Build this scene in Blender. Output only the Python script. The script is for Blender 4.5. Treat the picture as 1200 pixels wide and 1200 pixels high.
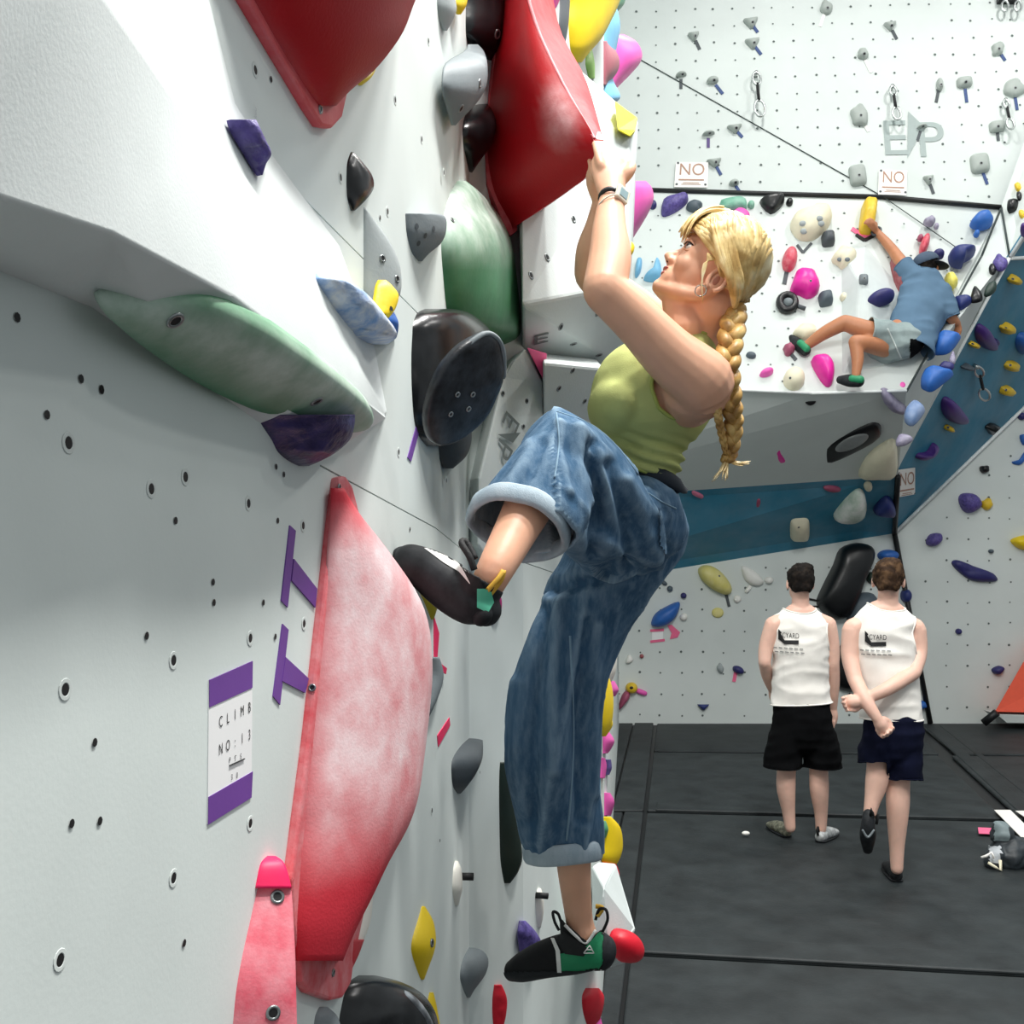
import bpy, bmesh, math, random
from mathutils import Vector, Matrix, noise, Quaternion
from mathutils.bvhtree import BVHTree
from mathutils.geometry import tessellate_polygon
for o in list(bpy.data.objects): bpy.data.objects.remove(o)
S = bpy.context.scene
COL = S.collection
R = math.radians
# ---------------------------------------------------------------- camera (eye height 1.78 m, looking level along +Y)
EYE = 1.78; HZ = 657.0
def P(px, py, d): return Vector(((px-600)/1200*d, d, EYE+(HZ-py)/1200*d))
def px_of(v): return (600+1200*v.x/v.y, HZ-1200*(v.z-EYE)/v.y)
cam = bpy.data.cameras.new('camera'); cam_o = bpy.data.objects.new('camera', cam); COL.objects.link(cam_o)
cam_o.location = (0, 0, EYE); cam_o.rotation_euler = (R(90), 0, 0)
cam.sensor_fit = 'HORIZONTAL'; cam.sensor_width = 36; cam.lens = 36; cam.shift_y = (HZ-600)/1200
cam.clip_start = .02; cam.clip_end = 100
S.camera = cam_o
# ---------------------------------------------------------------- light
S.view_settings.view_transform = 'Standard'; S.view_settings.look = 'None'
S.view_settings.gamma = 1; S.view_settings.use_curve_mapping = False
S.view_settings.exposure = 0.12
W = bpy.data.worlds.new('hall_light'); S.world = W; W.use_nodes = True
W.node_tree.nodes['Background'].inputs[0].default_value = (.90, .97, 1, 1)
W.node_tree.nodes['Background'].inputs[1].default_value = .38
def lamp(x, y, z, p, size=.45, aim=None):
    l = bpy.data.lights.new('ceiling_lamp', 'AREA'); l.energy = p; l.size = size; l.color = (1, .985, .95)
    o = bpy.data.objects.new('ceiling_lamp', l); COL.objects.link(o); o.location = (x, y, z); l.energy = p*1.55
    if aim: o.rotation_euler = (Vector(aim)-Vector((x, y, z))).to_track_quat('-Z', 'Y').to_euler()
    return o
for (x, y, z, p) in [(1.0, .5, 6.4, 112), (1.2, 1.8, 6.6, 115), (1.5, 3.4, 6.6, 85), (2.2, 5.6, 7.4, 42), (5.2, 2.0, 7.4, 48), (5.4, 4.2, 8.4, 34), (2.6, 8.2, 8.8, 58), (5.2, 8.2, 8.8, 60)]:
    lamp(x, y, z, p)
# ---------------------------------------------------------------- helpers
def lin(c):
    if isinstance(c, str):
        c = [int(c[i:i+2], 16)/255 for i in (0, 2, 4)]
    return tuple((v/12.92 if v <= .04045 else ((v+.055)/1.055)**2.4) for v in c[:3])+(1,)
_M = {}
def mat(name, col, rough=.6, var=.08, vs=14, bump=.15, bs=90, chalk=0, chalk_s=9, attr=False, metal=0, coat=0, chalk_col='f2efee', spec=.5, sheen=0):
    """painted or moulded surface: slight colour variation, fine grain, chalk dust where hands and feet have been"""
    if name in _M: return _M[name]
    m = bpy.data.materials.new(name); m.use_nodes = True; nt = m.node_tree; N = nt.nodes; L = nt.links
    b = N['Principled BSDF']; b.inputs['Roughness'].default_value = rough; b.inputs['Metallic'].default_value = metal
    b.inputs['Coat Weight'].default_value = coat; b.inputs['Specular IOR Level'].default_value = spec
    if sheen: b.inputs['Sheen Weight'].default_value = sheen
    tc = N.new('ShaderNodeTexCoord')
    c = lin(col)
    n = N.new('ShaderNodeTexNoise'); n.inputs['Scale'].default_value = vs; n.inputs['Detail'].default_value = 5; L.new(tc.outputs['Object'], n.inputs['Vector'])
    r = N.new('ShaderNodeValToRGB'); L.new(n.outputs['Fac'], r.inputs['Fac'])
    r.color_ramp.elements[0].position = .3; r.color_ramp.elements[1].position = .7
    r.color_ramp.elements[0].color = tuple(max(0, v*(1-var)) for v in c[:3])+(1,)
    r.color_ramp.elements[1].color = tuple(min(1, v*(1+var)) for v in c[:3])+(1,)
    out = r.outputs['Color']
    if chalk or attr:
        n2 = N.new('ShaderNodeTexNoise'); n2.inputs['Scale'].default_value = chalk_s; n2.inputs['Detail'].default_value = 7; n2.inputs['Roughness'].default_value = .62
        L.new(tc.outputs['Object'], n2.inputs['Vector'])
        mr = N.new('ShaderNodeMapRange'); mr.inputs['From Min'].default_value = .32; mr.inputs['From Max'].default_value = .68
        L.new(n2.outputs['Fac'], mr.inputs['Value'])
        f = mr.outputs['Result']
        mx = N.new('ShaderNodeMath'); mx.operation = 'MULTIPLY'; mx.use_clamp = True
        L.new(f, mx.inputs[0])
        if attr:
            at = N.new('ShaderNodeAttribute'); at.attribute_name = 'chalk'
            # dense where the attribute is high, mottled where it fades out
            ad = N.new('ShaderNodeMath'); ad.operation = 'MULTIPLY_ADD'; ad.use_clamp = True; ad.inputs[1].default_value = .62; ad.inputs[2].default_value = .38
            L.new(f, ad.inputs[0]); L.new(ad.outputs[0], mx.inputs[0]); L.new(at.outputs['Fac'], mx.inputs[1])
        else: mx.inputs[1].default_value = chalk
        mi = N.new('ShaderNodeMix'); mi.data_type = 'RGBA'
        L.new(mx.outputs[0], mi.inputs['Factor']); L.new(out, mi.inputs['A']); mi.inputs['B'].default_value = lin(chalk_col)
        out = mi.outputs['Result']
    L.new(out, b.inputs['Base Color'])
    if bump:
        n3 = N.new('ShaderNodeTexNoise'); n3.inputs['Scale'].default_value = bs; n3.inputs['Detail'].default_value = 3; L.new(tc.outputs['Object'], n3.inputs['Vector'])
        bp = N.new('ShaderNodeBump'); bp.inputs['Strength'].default_value = bump; bp.inputs['Distance'].default_value = .004
        L.new(n3.outputs['Fac'], bp.inputs['Height']); L.new(bp.outputs['Normal'], b.inputs['Normal'])
    _M[name] = m; return m

def tag(o, label=None, cat=None, group=None, kind=None):
    if label: o['label'] = label
    if cat: o['category'] = cat
    if group: o['group'] = group
    if kind: o['kind'] = kind
    return o
def empty(name, loc, label=None, cat=None, group=None, kind=None):
    o = bpy.data.objects.new(name, None); COL.objects.link(o); o.location = loc; o.empty_display_size = .1
    return tag(o, label, cat, group, kind)
def orig(par):
    v = Vector((0, 0, 0))
    while par is not None: v += par.location; par = par.parent
    return v
def mk(name, verts, faces, m, parent=None, smooth=True, org=None, label=None, cat=None, group=None, kind=None, chalk=None):
    """mesh object from world-space vertices"""
    me = bpy.data.meshes.new(name)
    verts = [Vector(v) for v in verts]
    if parent is None:
        if org is None:
            org = sum(verts, Vector())/len(verts)
        base = Vector(org)
    else: base = orig(parent)
    me.from_pydata([v-base for v in verts], [], faces)
    me.update()
    me.polygons.foreach_set('use_smooth', [bool(smooth)]*len(me.polygons))
    if m: me.materials.append(m)
    if chalk is not None:
        a = me.attributes.new('chalk', 'FLOAT', 'POINT'); a.data.foreach_set('value', chalk)
    o = bpy.data.objects.new(name, me); COL.objects.link(o)
    if parent is None: o.location = base
    else: o.parent = parent
    return tag(o, label, cat, group, kind)
def fix_normals(o):
    bm = bmesh.new(); bm.from_mesh(o.data); bmesh.ops.remove_doubles(bm, verts=bm.verts, dist=1e-5); bmesh.ops.recalc_face_normals(bm, faces=bm.faces); bm.to_mesh(o.data); bm.free(); return o
def bevel(o, w=.006, seg=2, ang=25):
    b = o.modifiers.new('bevel', 'BEVEL'); b.width = w; b.segments = seg; b.limit_method = 'ANGLE'; b.angle_limit = R(ang)
    return o
def subd(o, n=1):
    s = o.modifiers.new('sub', 'SUBSURF'); s.levels = n; s.render_levels = n; return o
class Pl:
    def __init__(s, a, b, c, toward=None):
        a, b, c = Vector(a), Vector(b), Vector(c)
        s.a = a; s.n = (b-a).cross(c-a).normalized()
        t = Vector(toward) if toward else Vector((0, 0, EYE))
        if s.n.dot(t-a) < 0: s.n = -s.n
    def hit(s, px, py):
        d = P(px, py, 1)-Vector((0, 0, EYE)); o = Vector((0, 0, EYE))
        k = s.n.dot(s.a-o)/s.n.dot(d)
        return o+d*k
    def hitv(s, px, py, off=0): return s.hit(px, py)+s.n*off
    def axes(s):
        u = Vector((0, 0, 1)).cross(s.n)
        u = u.normalized() if u.length > 1e-4 else Vector((1, 0, 0))
        return u, s.n.cross(u).normalized()          # u to the viewer's right, v up
def slab(name, pts, n, th, m, parent=None, **kw):
    """flat panel: polygon pts (front), thickness th away from normal n"""
    k = len(pts); pts = [Vector(p) for p in pts]
    V = pts+[p-n*th for p in pts]
    F = [list(range(k)), list(range(2*k-1, k-1, -1))]+[[i, i+k, (i+1) % k+k, (i+1) % k] for i in range(k)]
    o = mk(name, V, F, m, parent, smooth=False, **kw)
    return fix_normals(o)
def facet(name, pts, m, parent, th=.03, shrink=0.0, **kw):
    """planar-ish wall facet through world points, thickened away from the camera"""
    pts = [Vector(p) for p in pts]; c = sum(pts, Vector())/len(pts)
    n = Vector()
    for i in range(len(pts)): n += (pts[i]-c).cross(pts[(i+1) % len(pts)]-c)
    n.normalize()
    if n.dot(Vector((0, 0, EYE))-c) < 0: n = -n
    if shrink: pts = [p+(c-p).normalized()*shrink for p in pts]
    return slab(name, pts, n, th, m, parent, **kw)
def smooth_rows(rows, n):
    """Catmull-Rom through rows of numbers"""
    out = []; k = len(rows)
    for i in range(n):
        t = i/(n-1)*(k-1); j = min(int(t), k-2); f = t-j
        p0, p1, p2, p3 = rows[max(j-1, 0)], rows[j], rows[j+1], rows[min(j+2, k-1)]
        out.append([.5*((2*b)+(c-a)*f+(2*a-5*b+4*c-d)*f*f+(3*b-a-3*c+d)*f**3) for a, b, c, d in zip(p0, p1, p2, p3)])
    return out
CAMV = Vector((0, 0, EYE))
def bvh_of(o):
    me = o.data; w = orig(o)
    return BVHTree.FromPolygons([v.co+w for v in me.vertices], [list(p.vertices) for p in me.polygons])
def ring_mesh(c, n, r, h, k=14):
    """washer rim standing h proud with a hollow"""
    q = n.to_track_quat('Z', 'Y'); V = []; F = []
    prof = [(r, 0), (r*.95, h), (r*.62, h), (r*.55, -h*.2)]
    for i in range(k):
        a = 2*math.pi*i/k
        for (rr, z) in prof: V.append(c+q @ Vector((rr*math.cos(a), rr*math.sin(a), z)))
    m = len(prof)
    for i in range(k):
        for j in range(m-1): F.append([i*m+j, ((i+1) % k)*m+j, ((i+1) % k)*m+j+1, i*m+j+1])
    return V, F
def disc(c, n, r, k=12):
    q = n.to_track_quat('Z', 'Y')
    return [c+q @ Vector((r*math.cos(2*math.pi*i/k), r*math.sin(2*math.pi*i/k), 0)) for i in range(k)], [list(range(k))]
BLACK = mat('bolt_black', '0c0d0f', .6, bump=0)
STEEL = mat('bolt_steel', '8f9494', .35, metal=.8, bump=0)
def holes(o, lst, r=.009, rim=True):
    """bolt holes set into the face of o at the given pixels"""
    b = bvh_of(o)
    for (px, py) in lst:
        loc, nn, _, _ = b.ray_cast(CAMV, (P(px, py, 1)-CAMV).normalized())
        if loc is None: continue
        if nn.dot(CAMV-loc) < 0: nn = -nn
        V, F = disc(loc+nn*.0012, nn, r*.62)
        V2, F2 = ring_mesh(loc+nn*.0002, nn, r, .0016)
        h = mk('bolt_hole', V, F, BLACK, o, smooth=False)
        if rim:
            mk('washer', V2, F2, STEEL, h) if o.parent is None else None
# holds on a wall seen at a slant: rows (y, left pixel, right pixel); the left edge sits on the wall, the right edge is the proud rim
def holdA(name, rows, pl, m, label=None, cat='climbing hold', group=None, k=.45, bul=.6, tmax=.5, n=22, fill=.8, lump=0, ls=20, bolt=None, br=.009, parent=None, chalk=None, smooth=True, deep=None):
    rr = smooth_rows([list(r) for r in rows], n)
    if deep is not None:
        for r_ in rr: r_[1] = deep
    V = []; ring = None; ch = []
    for ri, (y, xl, xr) in enumerate(rr):
        if xr < xl+.6: xr = xl+.6
        Lp = pl.hit(xl, y); dL = Lp.y
        dR = pl.hit(xr, y).y
        if dR < dL or dR > dL+1.5: dR = dL+1.5
        t = dL+min(k*(dR-dL), tmax)
        T = P(xr, y, t)
        C = (Lp+T)*.5*(1-bul)+P(xr, y, dL+(t-dL)*.15)*bul
        dF = t+min((dR-t)*fill, .25)
        X = pl.hit(xl, y); s = (T-pl.a).dot(pl.n)
        Fp = T-pl.n*s
        # slide the far foot along the wall until its depth is dF
        u = Vector((0, 0, 1)).cross(pl.n).normalized()
        if abs(u.y) > .05: Fp = Fp+u*((dF-Fp.y)/u.y)
        if px_of(Fp)[0] > xr: Fp = P(xr, y, dF)
        Fp.z = EYE+(HZ-y)/1200*Fp.y
        C2 = P(xr, y, t+(dF-t)*.55)
        row = []
        for i in range(8):
            f = i/7; row.append(Lp*(1-f)**2+C*2*f*(1-f)+T*f*f)
        for i in range(1, 6):
            f = i/5; row.append(T*(1-f)**2+C2*2*f*(1-f)+Fp*f*f)
        row.append(Fp-pl.n*.004); row.append(Lp-pl.n*.004)
        if lump:
            for i in range(1, 12):
                q = row[i]; g = noise.noise(q*ls)*lump*math.sin(math.pi*min(1, i/7))*(1 if i < 8 else .5)
                row[i] = q+(CAMV-q).normalized()*g
        if chalk:
            for i, q in enumerate(row):
                ch.append(chalk(ri/(n-1), i/13, q))
        ring = len(row); V += row
    F = []
    for j in range(n-1):
        for i in range(ring):
            i2 = (i+1) % ring
            F.append([j*ring+i, j*ring+i2, (j+1)*ring+i2, (j+1)*ring+i])
    F.append(list(range(ring))); F.append(list(range((n-1)*ring, n*ring)))
    base = pl.hit((rr[n//2][1]), rr[n//2][0])
    o = mk(name, V, F, m, parent, smooth, org=base, label=label, cat=cat if parent is None else None, group=group, chalk=ch if chalk else None)
    fix = bmesh.new(); fix.from_mesh(o.data); bmesh.ops.recalc_face_normals(fix, faces=fix.faces); fix.to_mesh(o.data); fix.free()
    if bolt: holes(o, bolt, br)
    return o
# holds on a wall seen face on: outline in pixels, base on the plane, domed toward the room
def outline(cx, cy, w, h, rot=0, shape='oval', seed=0, k=22):
    rnd = random.Random(seed); pts = []
    ph = [rnd.uniform(0, 6.28) for _ in range(4)]; am = [rnd.uniform(.03, .09) for _ in range(4)]
    for i in range(k):
        a = 2*math.pi*i/k; c, s = math.cos(a), math.sin(a)
        if shape == 'oval': x, y = c, s
        elif shape == 'blob':
            q = 1+sum(am[j]*math.sin((j+2)*a+ph[j]) for j in range(4)); x, y = c*q, s*q
        elif shape == 'box': e = .45; x, y = math.copysign(abs(c)**e, c), math.copysign(abs(s)**e, s)
        elif shape == 'drop': x, y = c*(1-.42*s), s
        elif shape == 'edge': x, y = c, (s if s > 0 else s*.35)+(-.3)
        elif shape == 'bean': x, y = c, s+.45*(c*c)-.25
        elif shape == 'tri':
            q = .72/max(.5, math.cos(((a+math.pi/2) % (2*math.pi/3))-math.pi/3)); x, y = c*q*1.2, s*q*1.2
        x *= w/2; y *= h/2; ca, sa = math.cos(R(rot)), math.sin(R(rot))
        pts.append((cx+x*ca-y*sa, cy-(x*sa+y*ca)))
    return pts
def holdB(name, pts, pl, m, h=.06, label=None, cat='climbing hold', group=None, e=.8, rings=6, lump=0, ls=14, bolt=None, br=.012, parent=None, off=(0, 0), flat=.0, dense=True, smooth=True, chalk=None):
    if dense and len(pts) < 16:
        q = []; kk = len(pts)
        cl = [pts[-1]]+list(pts)+[pts[0], pts[1]]
        for j in range(1, kk+1):
            for s_ in range(3):
                f = s_/3; a, b, c, d = cl[j-1], cl[j], cl[j+1], cl[j+2]
                q.append(tuple(.5*((2*b[z])+(c[z]-a[z])*f+(2*a[z]-5*b[z]+4*c[z]-d[z])*f*f+(3*b[z]-a[z]-3*c[z]+d[z])*f**3) for z in (0, 1)))
        pts = q
    base = [pl.hit(x, y) for x, y in pts]; k = len(base)
    c = sum(base, Vector())/k; u, v = pl.axes()
    top = c+u*off[0]+v*off[1]
    V = [b-pl.n*.005 for b in base]
    for i in range(rings):
        t = i/rings*math.pi/2*(1-flat*.0)
        s = max(math.cos(t), 0)**e; z = h*math.sin(t)**e
        if i == 0: s = 1; z = .003
        for b in base:
            q = top*(1-s)+b*s+pl.n*z
            if lump and i: q = q+pl.n*(noise.noise(q*ls)*lump)+(q-c)*noise.noise(q*ls+Vector((5, 5, 5)))*lump*2
            V.append(q)
    V.append(top+pl.n*h)
    F = []
    for j in range(rings):
        for i in range(k): F.append([j*k+i, j*k+(i+1) % k, (j+1)*k+(i+1) % k, (j+1)*k+i])
    last = rings*k
    for i in range(k): F.append([last+i, last+(i+1) % k, len(V)-1])
    F.append(list(range(k-1, -1, -1)))
    ch = [chalk(q) for q in V] if chalk else None
    o = mk(name, V, F, m, parent, smooth, org=c, label=label, cat=cat if parent is None else None, group=group, chalk=ch)
    bm = bmesh.new(); bm.from_mesh(o.data); bmesh.ops.recalc_face_normals(bm, faces=bm.faces); bm.to_mesh(o.data); bm.free()
    if bolt: holes(o, bolt, br)
    return o
def strip(name, pts, pl, m, th=.0015, parent=None, **kw):
    """flat tape or paper lying on a plane: pixel outline"""
    V = [pl.hitv(x, y, th) for x, y in pts]
    return slab(name, V, pl.n, th+.001, m, parent, **kw)
def text(name, s, loc, xdir, ydir, size, m, parent, sx=1, align='CENTER', ext=0):
    """flat lettering lying in the plane of xdir / ydir, turned into a mesh"""
    c = bpy.data.curves.new(name, 'FONT'); c.body = s; c.size = size; c.align_x = align; c.align_y = 'CENTER'; c.extrude = ext
    t = bpy.data.objects.new(name, c); COL.objects.link(t)
    bpy.context.view_layer.update()
    me = bpy.data.meshes.new_from_object(t.evaluated_get(bpy.context.evaluated_depsgraph_get()))
    bpy.data.objects.remove(t)
    x, y = Vector(xdir), Vector(ydir); z = x.cross(y).normalized()
    V = [Vector(loc)+x*v.co.x*sx+y*v.co.y+z*v.co.z for v in me.vertices]
    return mk(name, V, [list(p.vertices) for p in me.polygons], m, parent, smooth=False)
# ================================================================ setting
WALL = mat('painted_plywood_near', 'd9e1de', .75, var=.045, vs=5, bump=.035, bs=190)
WALLB = mat('painted_plywood_far', 'd3dad7', .75, var=.03, vs=2, bump=.06, bs=70)
TEAL = mat('teal_paint', '177694', .6, var=.10, vs=3, bump=.06, bs=60, chalk=.10, chalk_s=1.6)
MATT = mat('black_vinyl_mat', '0b1417', .62, var=.25, vs=5, bump=.25, bs=60, chalk=.07, chalk_s=4, chalk_col='8b9699')
TRIMK = mat('black_trim', '101214', .5, bump=0)
SEAM = mat('panel_joint', '3a4444', .8, bump=0)
# left wall: plane A and its folds, in plan (x, y)
A0 = (-.445+.149*.3, .3); A1 = (-.445+.149*1.99, 1.99); A2 = (-.107, 2.55); A3 = (.03, 2.75); A4 = (.34, 3.93); A5 = (1.17, 11.2)
def vplane(a, b): return Pl((a[0], a[1], 0), (b[0], b[1], 0), (a[0], a[1], 1), toward=(3, 1, 1))
PA, PB, PB2, PD, PE = vplane(A0, A1), vplane(A1, A2), vplane(A2, A3), vplane(A3, A4), vplane(A4, A5)
wall_left = empty('wall_left', (A1[0], A1[1], 0), kind='structure')
def vpanel(a, b, z0, z1, z0b=None, z1b=None, m=WALL, par=None, n=None):
    z0b = z0 if z0b is None else z0b; z1b = z1 if z1b is None else z1b
    return slab('wall_panel', [(a[0], a[1], z0), (b[0], b[1], z0b), (b[0], b[1], z1b), (a[0], a[1], z1)], n or vplane(a, b).n, .03, m, par or wall_left)
def zs(d): return 1.903-.089*(d-1.3225)
G = .0012
AS = (-.445+.149*1.3225, 1.3225)
vpanel(A0, AS, -.02, 2.226-G); vpanel(A0, AS, 2.226+G, 8.6)
ALONG = [(AS, A1), (A1, A2), (A2, A3), (A3, A4)]
for (a, b) in ALONG:
    vpanel(a, b, -.02, zs(a[1])-G, -.02, zs(b[1])-G)
    vpanel(a, b, zs(a[1])+G, 2.226-G, zs(b[1])+G, 2.226-G)
    vpanel(a, b, 2.226+G, 8.6)
vpanel(A4, A5, -.02, 3.2); vpanel(A4, A5, 3.202, 8.6)
# dark plywood edges seen in the joints
for (a, b) in ALONG:
    n = vplane(a, b).n*-.004
    V = [Vector((a[0], a[1], 1.75))+n, Vector((b[0], b[1], 1.75))+n, Vector((b[0], b[1], 2.3))+n, Vector((a[0], a[1], 2.3))+n]
    mk('panel_joint', V, [[0, 1, 2, 3]], SEAM, wall_left, smooth=False)
# ---- back wall facets, (pixel x, pixel y, distance)
wall_back = empty('wall_back', (2.5, 11.2, 0), kind='structure')
def bf(pts, m=WALLB, name='wall_panel', th=.03): return facet(name, [P(*p) for p in pts], m, wall_back, th)
def bpl(a, b, c): return Pl(P(*a), P(*b), P(*c))
K_tl, K_tm, K_tr = (560, 217, 10.25), (1035, 231, 10.0), (1173, 243, 9.8)
LIP_l, LIP_m, LIP_r = (560, 445, 9.1), (950, 462, 9.0), (1062, 459, 9.0)
UND_l, UND_r = (560, 592, 10.3), (1052, 558, 10.3)
T_l, T_r = (560, 704, 11.2), (1048, 625, 11.2)
PU = bpl((560, 217, 10.3), (1173, 243, 10.0), (800, -200, 11.1))
U = lambda x, y: (x, y, PU.hit(x, y).y)
wall_up = bf([U(500, -150), U(1330, -150), U(1238, 60), U(1173, 243), U(1035, 231), U(500, 214)])
PMa = bpl(K_tl, K_tm, LIP_m); PMb = bpl(K_tm, K_tr, LIP_r)
bf([K_tl, K_tm, LIP_m, LIP_l]); bf([K_tm, (1120, 290, 9.75), LIP_r, LIP_m]); bf([K_tm, K_tr, (1150, 300, 9.65), LIP_r, (1120, 290, 9.75)])
PG = bpl(LIP_l, LIP_r, UND_r); bf([LIP_l, LIP_m, LIP_r, UND_r, UND_l])
PT = bpl(UND_l, UND_r, T_r); bf([UND_l, UND_r, T_r, T_l], TEAL)
FL = 1200*EYE/11.2; YF = HZ+FL           # pixel row where the back wall meets the mats
PLw = bpl(T_l, T_r, (700, YF, 11.2)); bf([T_l, T_r, (1090, YF+2, 11.2), (560, YF+2, 11.2)])
R3 = [(1048, 625, 11.2), (1330, 352, 10.3), (1330, YF+2, 11.2), (1090, YF+2, 11.2)]
PR3 = bpl(R3[0], R3[2], R3[3]); R3[1] = (1330, 352, PR3.hit(1330, 352).y); bf(R3)
R2 = [(1048, 625, 11.2), (1052, 545, 10.3), (1183, 302, 9.4), (1280, 150, 8.9), (1330, 352, 10.3)]
PR2 = bpl(R2[0], R2[1], R2[2]); R2 = [(x, y, PR2.hit(x, y).y) for x, y, _ in R2]; bf(R2, TEAL)
R1 = [(1052, 558, 10.3), LIP_r, (1150, 300, 9.65), (1173, 243, 9.8), (1183, 302, PR2.hit(1183, 302).y), (1052, 545, PR2.hit(1052, 545).y)]
PR1 = bpl(LIP_r, (1173, 243, 9.8), (1183, 302, PR2.hit(1183, 302).y)); bf(R1)
PR0 = bpl((1173, 243, 9.8), (1238, 60, PU.hit(1238, 60).y), (1183, 302, PR2.hit(1183, 302).y))
bf([(1173, 243, 9.8), (1238, 60, PU.hit(1238, 60).y), (1330, -150, PU.hit(1330, -150).y), (1330, 80, 8.7), (1280, 150, PR2.hit(1280, 150).y), (1183, 302, PR2.hit(1183, 302).y)])
def rod(name, p, q, r, m, parent=None, k=6, **kw):
    p, q = Vector(p), Vector(q); qd = (q-p).to_track_quat('Z', 'Y'); V = []; F = []
    for e in (p, q):
        for i in range(k): V.append(e+qd @ Vector((r*math.cos(2*math.pi*i/k), r*math.sin(2*math.pi*i/k), 0)))
    for i in range(k): F.append([i, (i+1) % k, k+(i+1) % k, k+i])
    F += [list(range(k-1, -1, -1)), list(range(k, 2*k))]
    return mk(name, V, F, m, parent, smooth=True, **kw)
def line(name, pts, r, m, par, off=.006):
    for a, b in zip(pts[:-1], pts[1:]):
        rod(name, P(*a)+Vector((0, -off, 0)), P(*b)+Vector((0, -off, 0)), r, m, par)
line('black_edge_strip', [(560, 217, 10.23), (765, 223, 10.13), (1035, 231, 9.98), (1173, 243, 9.78)], .024, TRIMK, wall_back, 0)
line('panel_joint', [U(750, 70), U(1035, 231)], .0045, SEAM, wall_back)
line('panel_joint', [(1035, 231, 9.98), (1120, 290, 9.73)], .0045, SEAM, wall_back)
line('corner_joint', [(1173, 243, 9.78), (1150, 300, 9.63), (1062, 459, 8.98)], .010, SEAM, wall_back)
line('corner_joint', [(1173, 243, 9.78), (1183, 302, PR2.hit(1183, 302).y-.02)], .010, SEAM, wall_back)
line('corner_joint', [(1052, 558, 10.27), (1048, 625, 11.17), (1090, YF, 11.17)], .028, TRIMK, wall_back)
WHITE_E = mat('white_edge', 'eef3f2', .6, bump=0)
line('white_edge_strip', [(x, y, PR2.hit(x, y).y-.01) for x, y in ((1052, 545), (1183, 302), (1280, 150))], .016, WHITE_E, wall_back)
line('white_edge_strip', [(1048, 625, 11.17), (1330, 352, PR3.hit(1330, 352).y-.02)], .02, WHITE_E, wall_back)
line('white_edge_strip', [(1183, 303, PR2.hit(1183, 303).y-.01), (1240, 301, PR2.hit(1240, 301).y-.01)], .018, WHITE_E, wall_back)
line('white_edge_strip', [(560, 444, 9.08), (950, 461, 8.98), (1062, 458, 8.98)], .014, WHITE_E, wall_back)
# rows of small bolt holes on the far facets (too many and too small to pick apart)
HOLE = mat('hole_shade', '616a68', .8, bump=0)
def inside(p, poly):
    c = False; j = len(poly)-1
    for i in range(len(poly)):
        (x1, y1), (x2, y2) = poly[i][:2], poly[j][:2]
        if (y1 > p[1]) != (y2 > p[1]) and p[0] < (x2-x1)*(p[1]-y1)/(y2-y1)+x1: c = not c
        j = i
    return c
def hole_grid(pl, poly, step=.2, r=.013, stag=True, rim=True):
    c = pl.hit(*poly[0][:2]); u, v = pl.axes(); V = []; F = []; rnd = random.Random(3)
    for i in range(-60, 61):
        for j in range(-60, 61):
            q = c+u*(i*step+(step/2 if (stag and j % 2) else 0)+rnd.uniform(-.012, .012))+v*(j*step+rnd.uniform(-.012, .012))
            if q.y < 1: continue
            if inside(px_of(q), poly) and rnd.random() > .06:
                V2, F2 = disc(q+pl.n*.004, pl.n, r*rnd.uniform(.7, 1.1), 7)
                F += [[a+len(V) for a in f] for f in F2]; V += V2
    mk('bolt_holes', V, F, HOLE, wall_back, smooth=False, kind='stuff')
hole_grid(PU, [(700, -5), (1250, -5), (1235, 62), (1168, 236), (1035, 225), (700, 212)], .2, .013, False)
hole_grid(PMa, [(735, 235), (1030, 240), (940, 450), (735, 440)], .2, .012)
hole_grid(PMb, [(1045, 245), (1160, 250), (1140, 300), (1050, 440), (980, 440)], .2, .012)
hole_grid(PLw, [(700, 690), (1040, 635), (1075, 840), (700, 840)], .23, .013, False)
hole_grid(PR3, [(1060, 632), (1215, 490), (1215, 840), (1100, 840)], .23, .013, False)
# ---- floor: black mats
floor = empty('floor', (1, 6, 0), kind='structure')
mk('subfloor', [(-3, -2, -.03), (9, -2, -.03), (9, 11.6, -.03), (-3, 11.6, -.03)], [[0, 1, 2, 3]], TRIMK, floor, smooth=False)
def fpx(px, py): d = 1200*EYE/(py-HZ); return Vector(((px-600)/1200*d, d, 0))
def mat_panel(pts, z=0, name='mat_panel', th=.028):
    o = slab(name, [Vector((p[0], p[1], z)) for p in pts], Vector((0, 0, 1)), th, MATT, floor); bevel(o, .012, 3); return o
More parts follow.
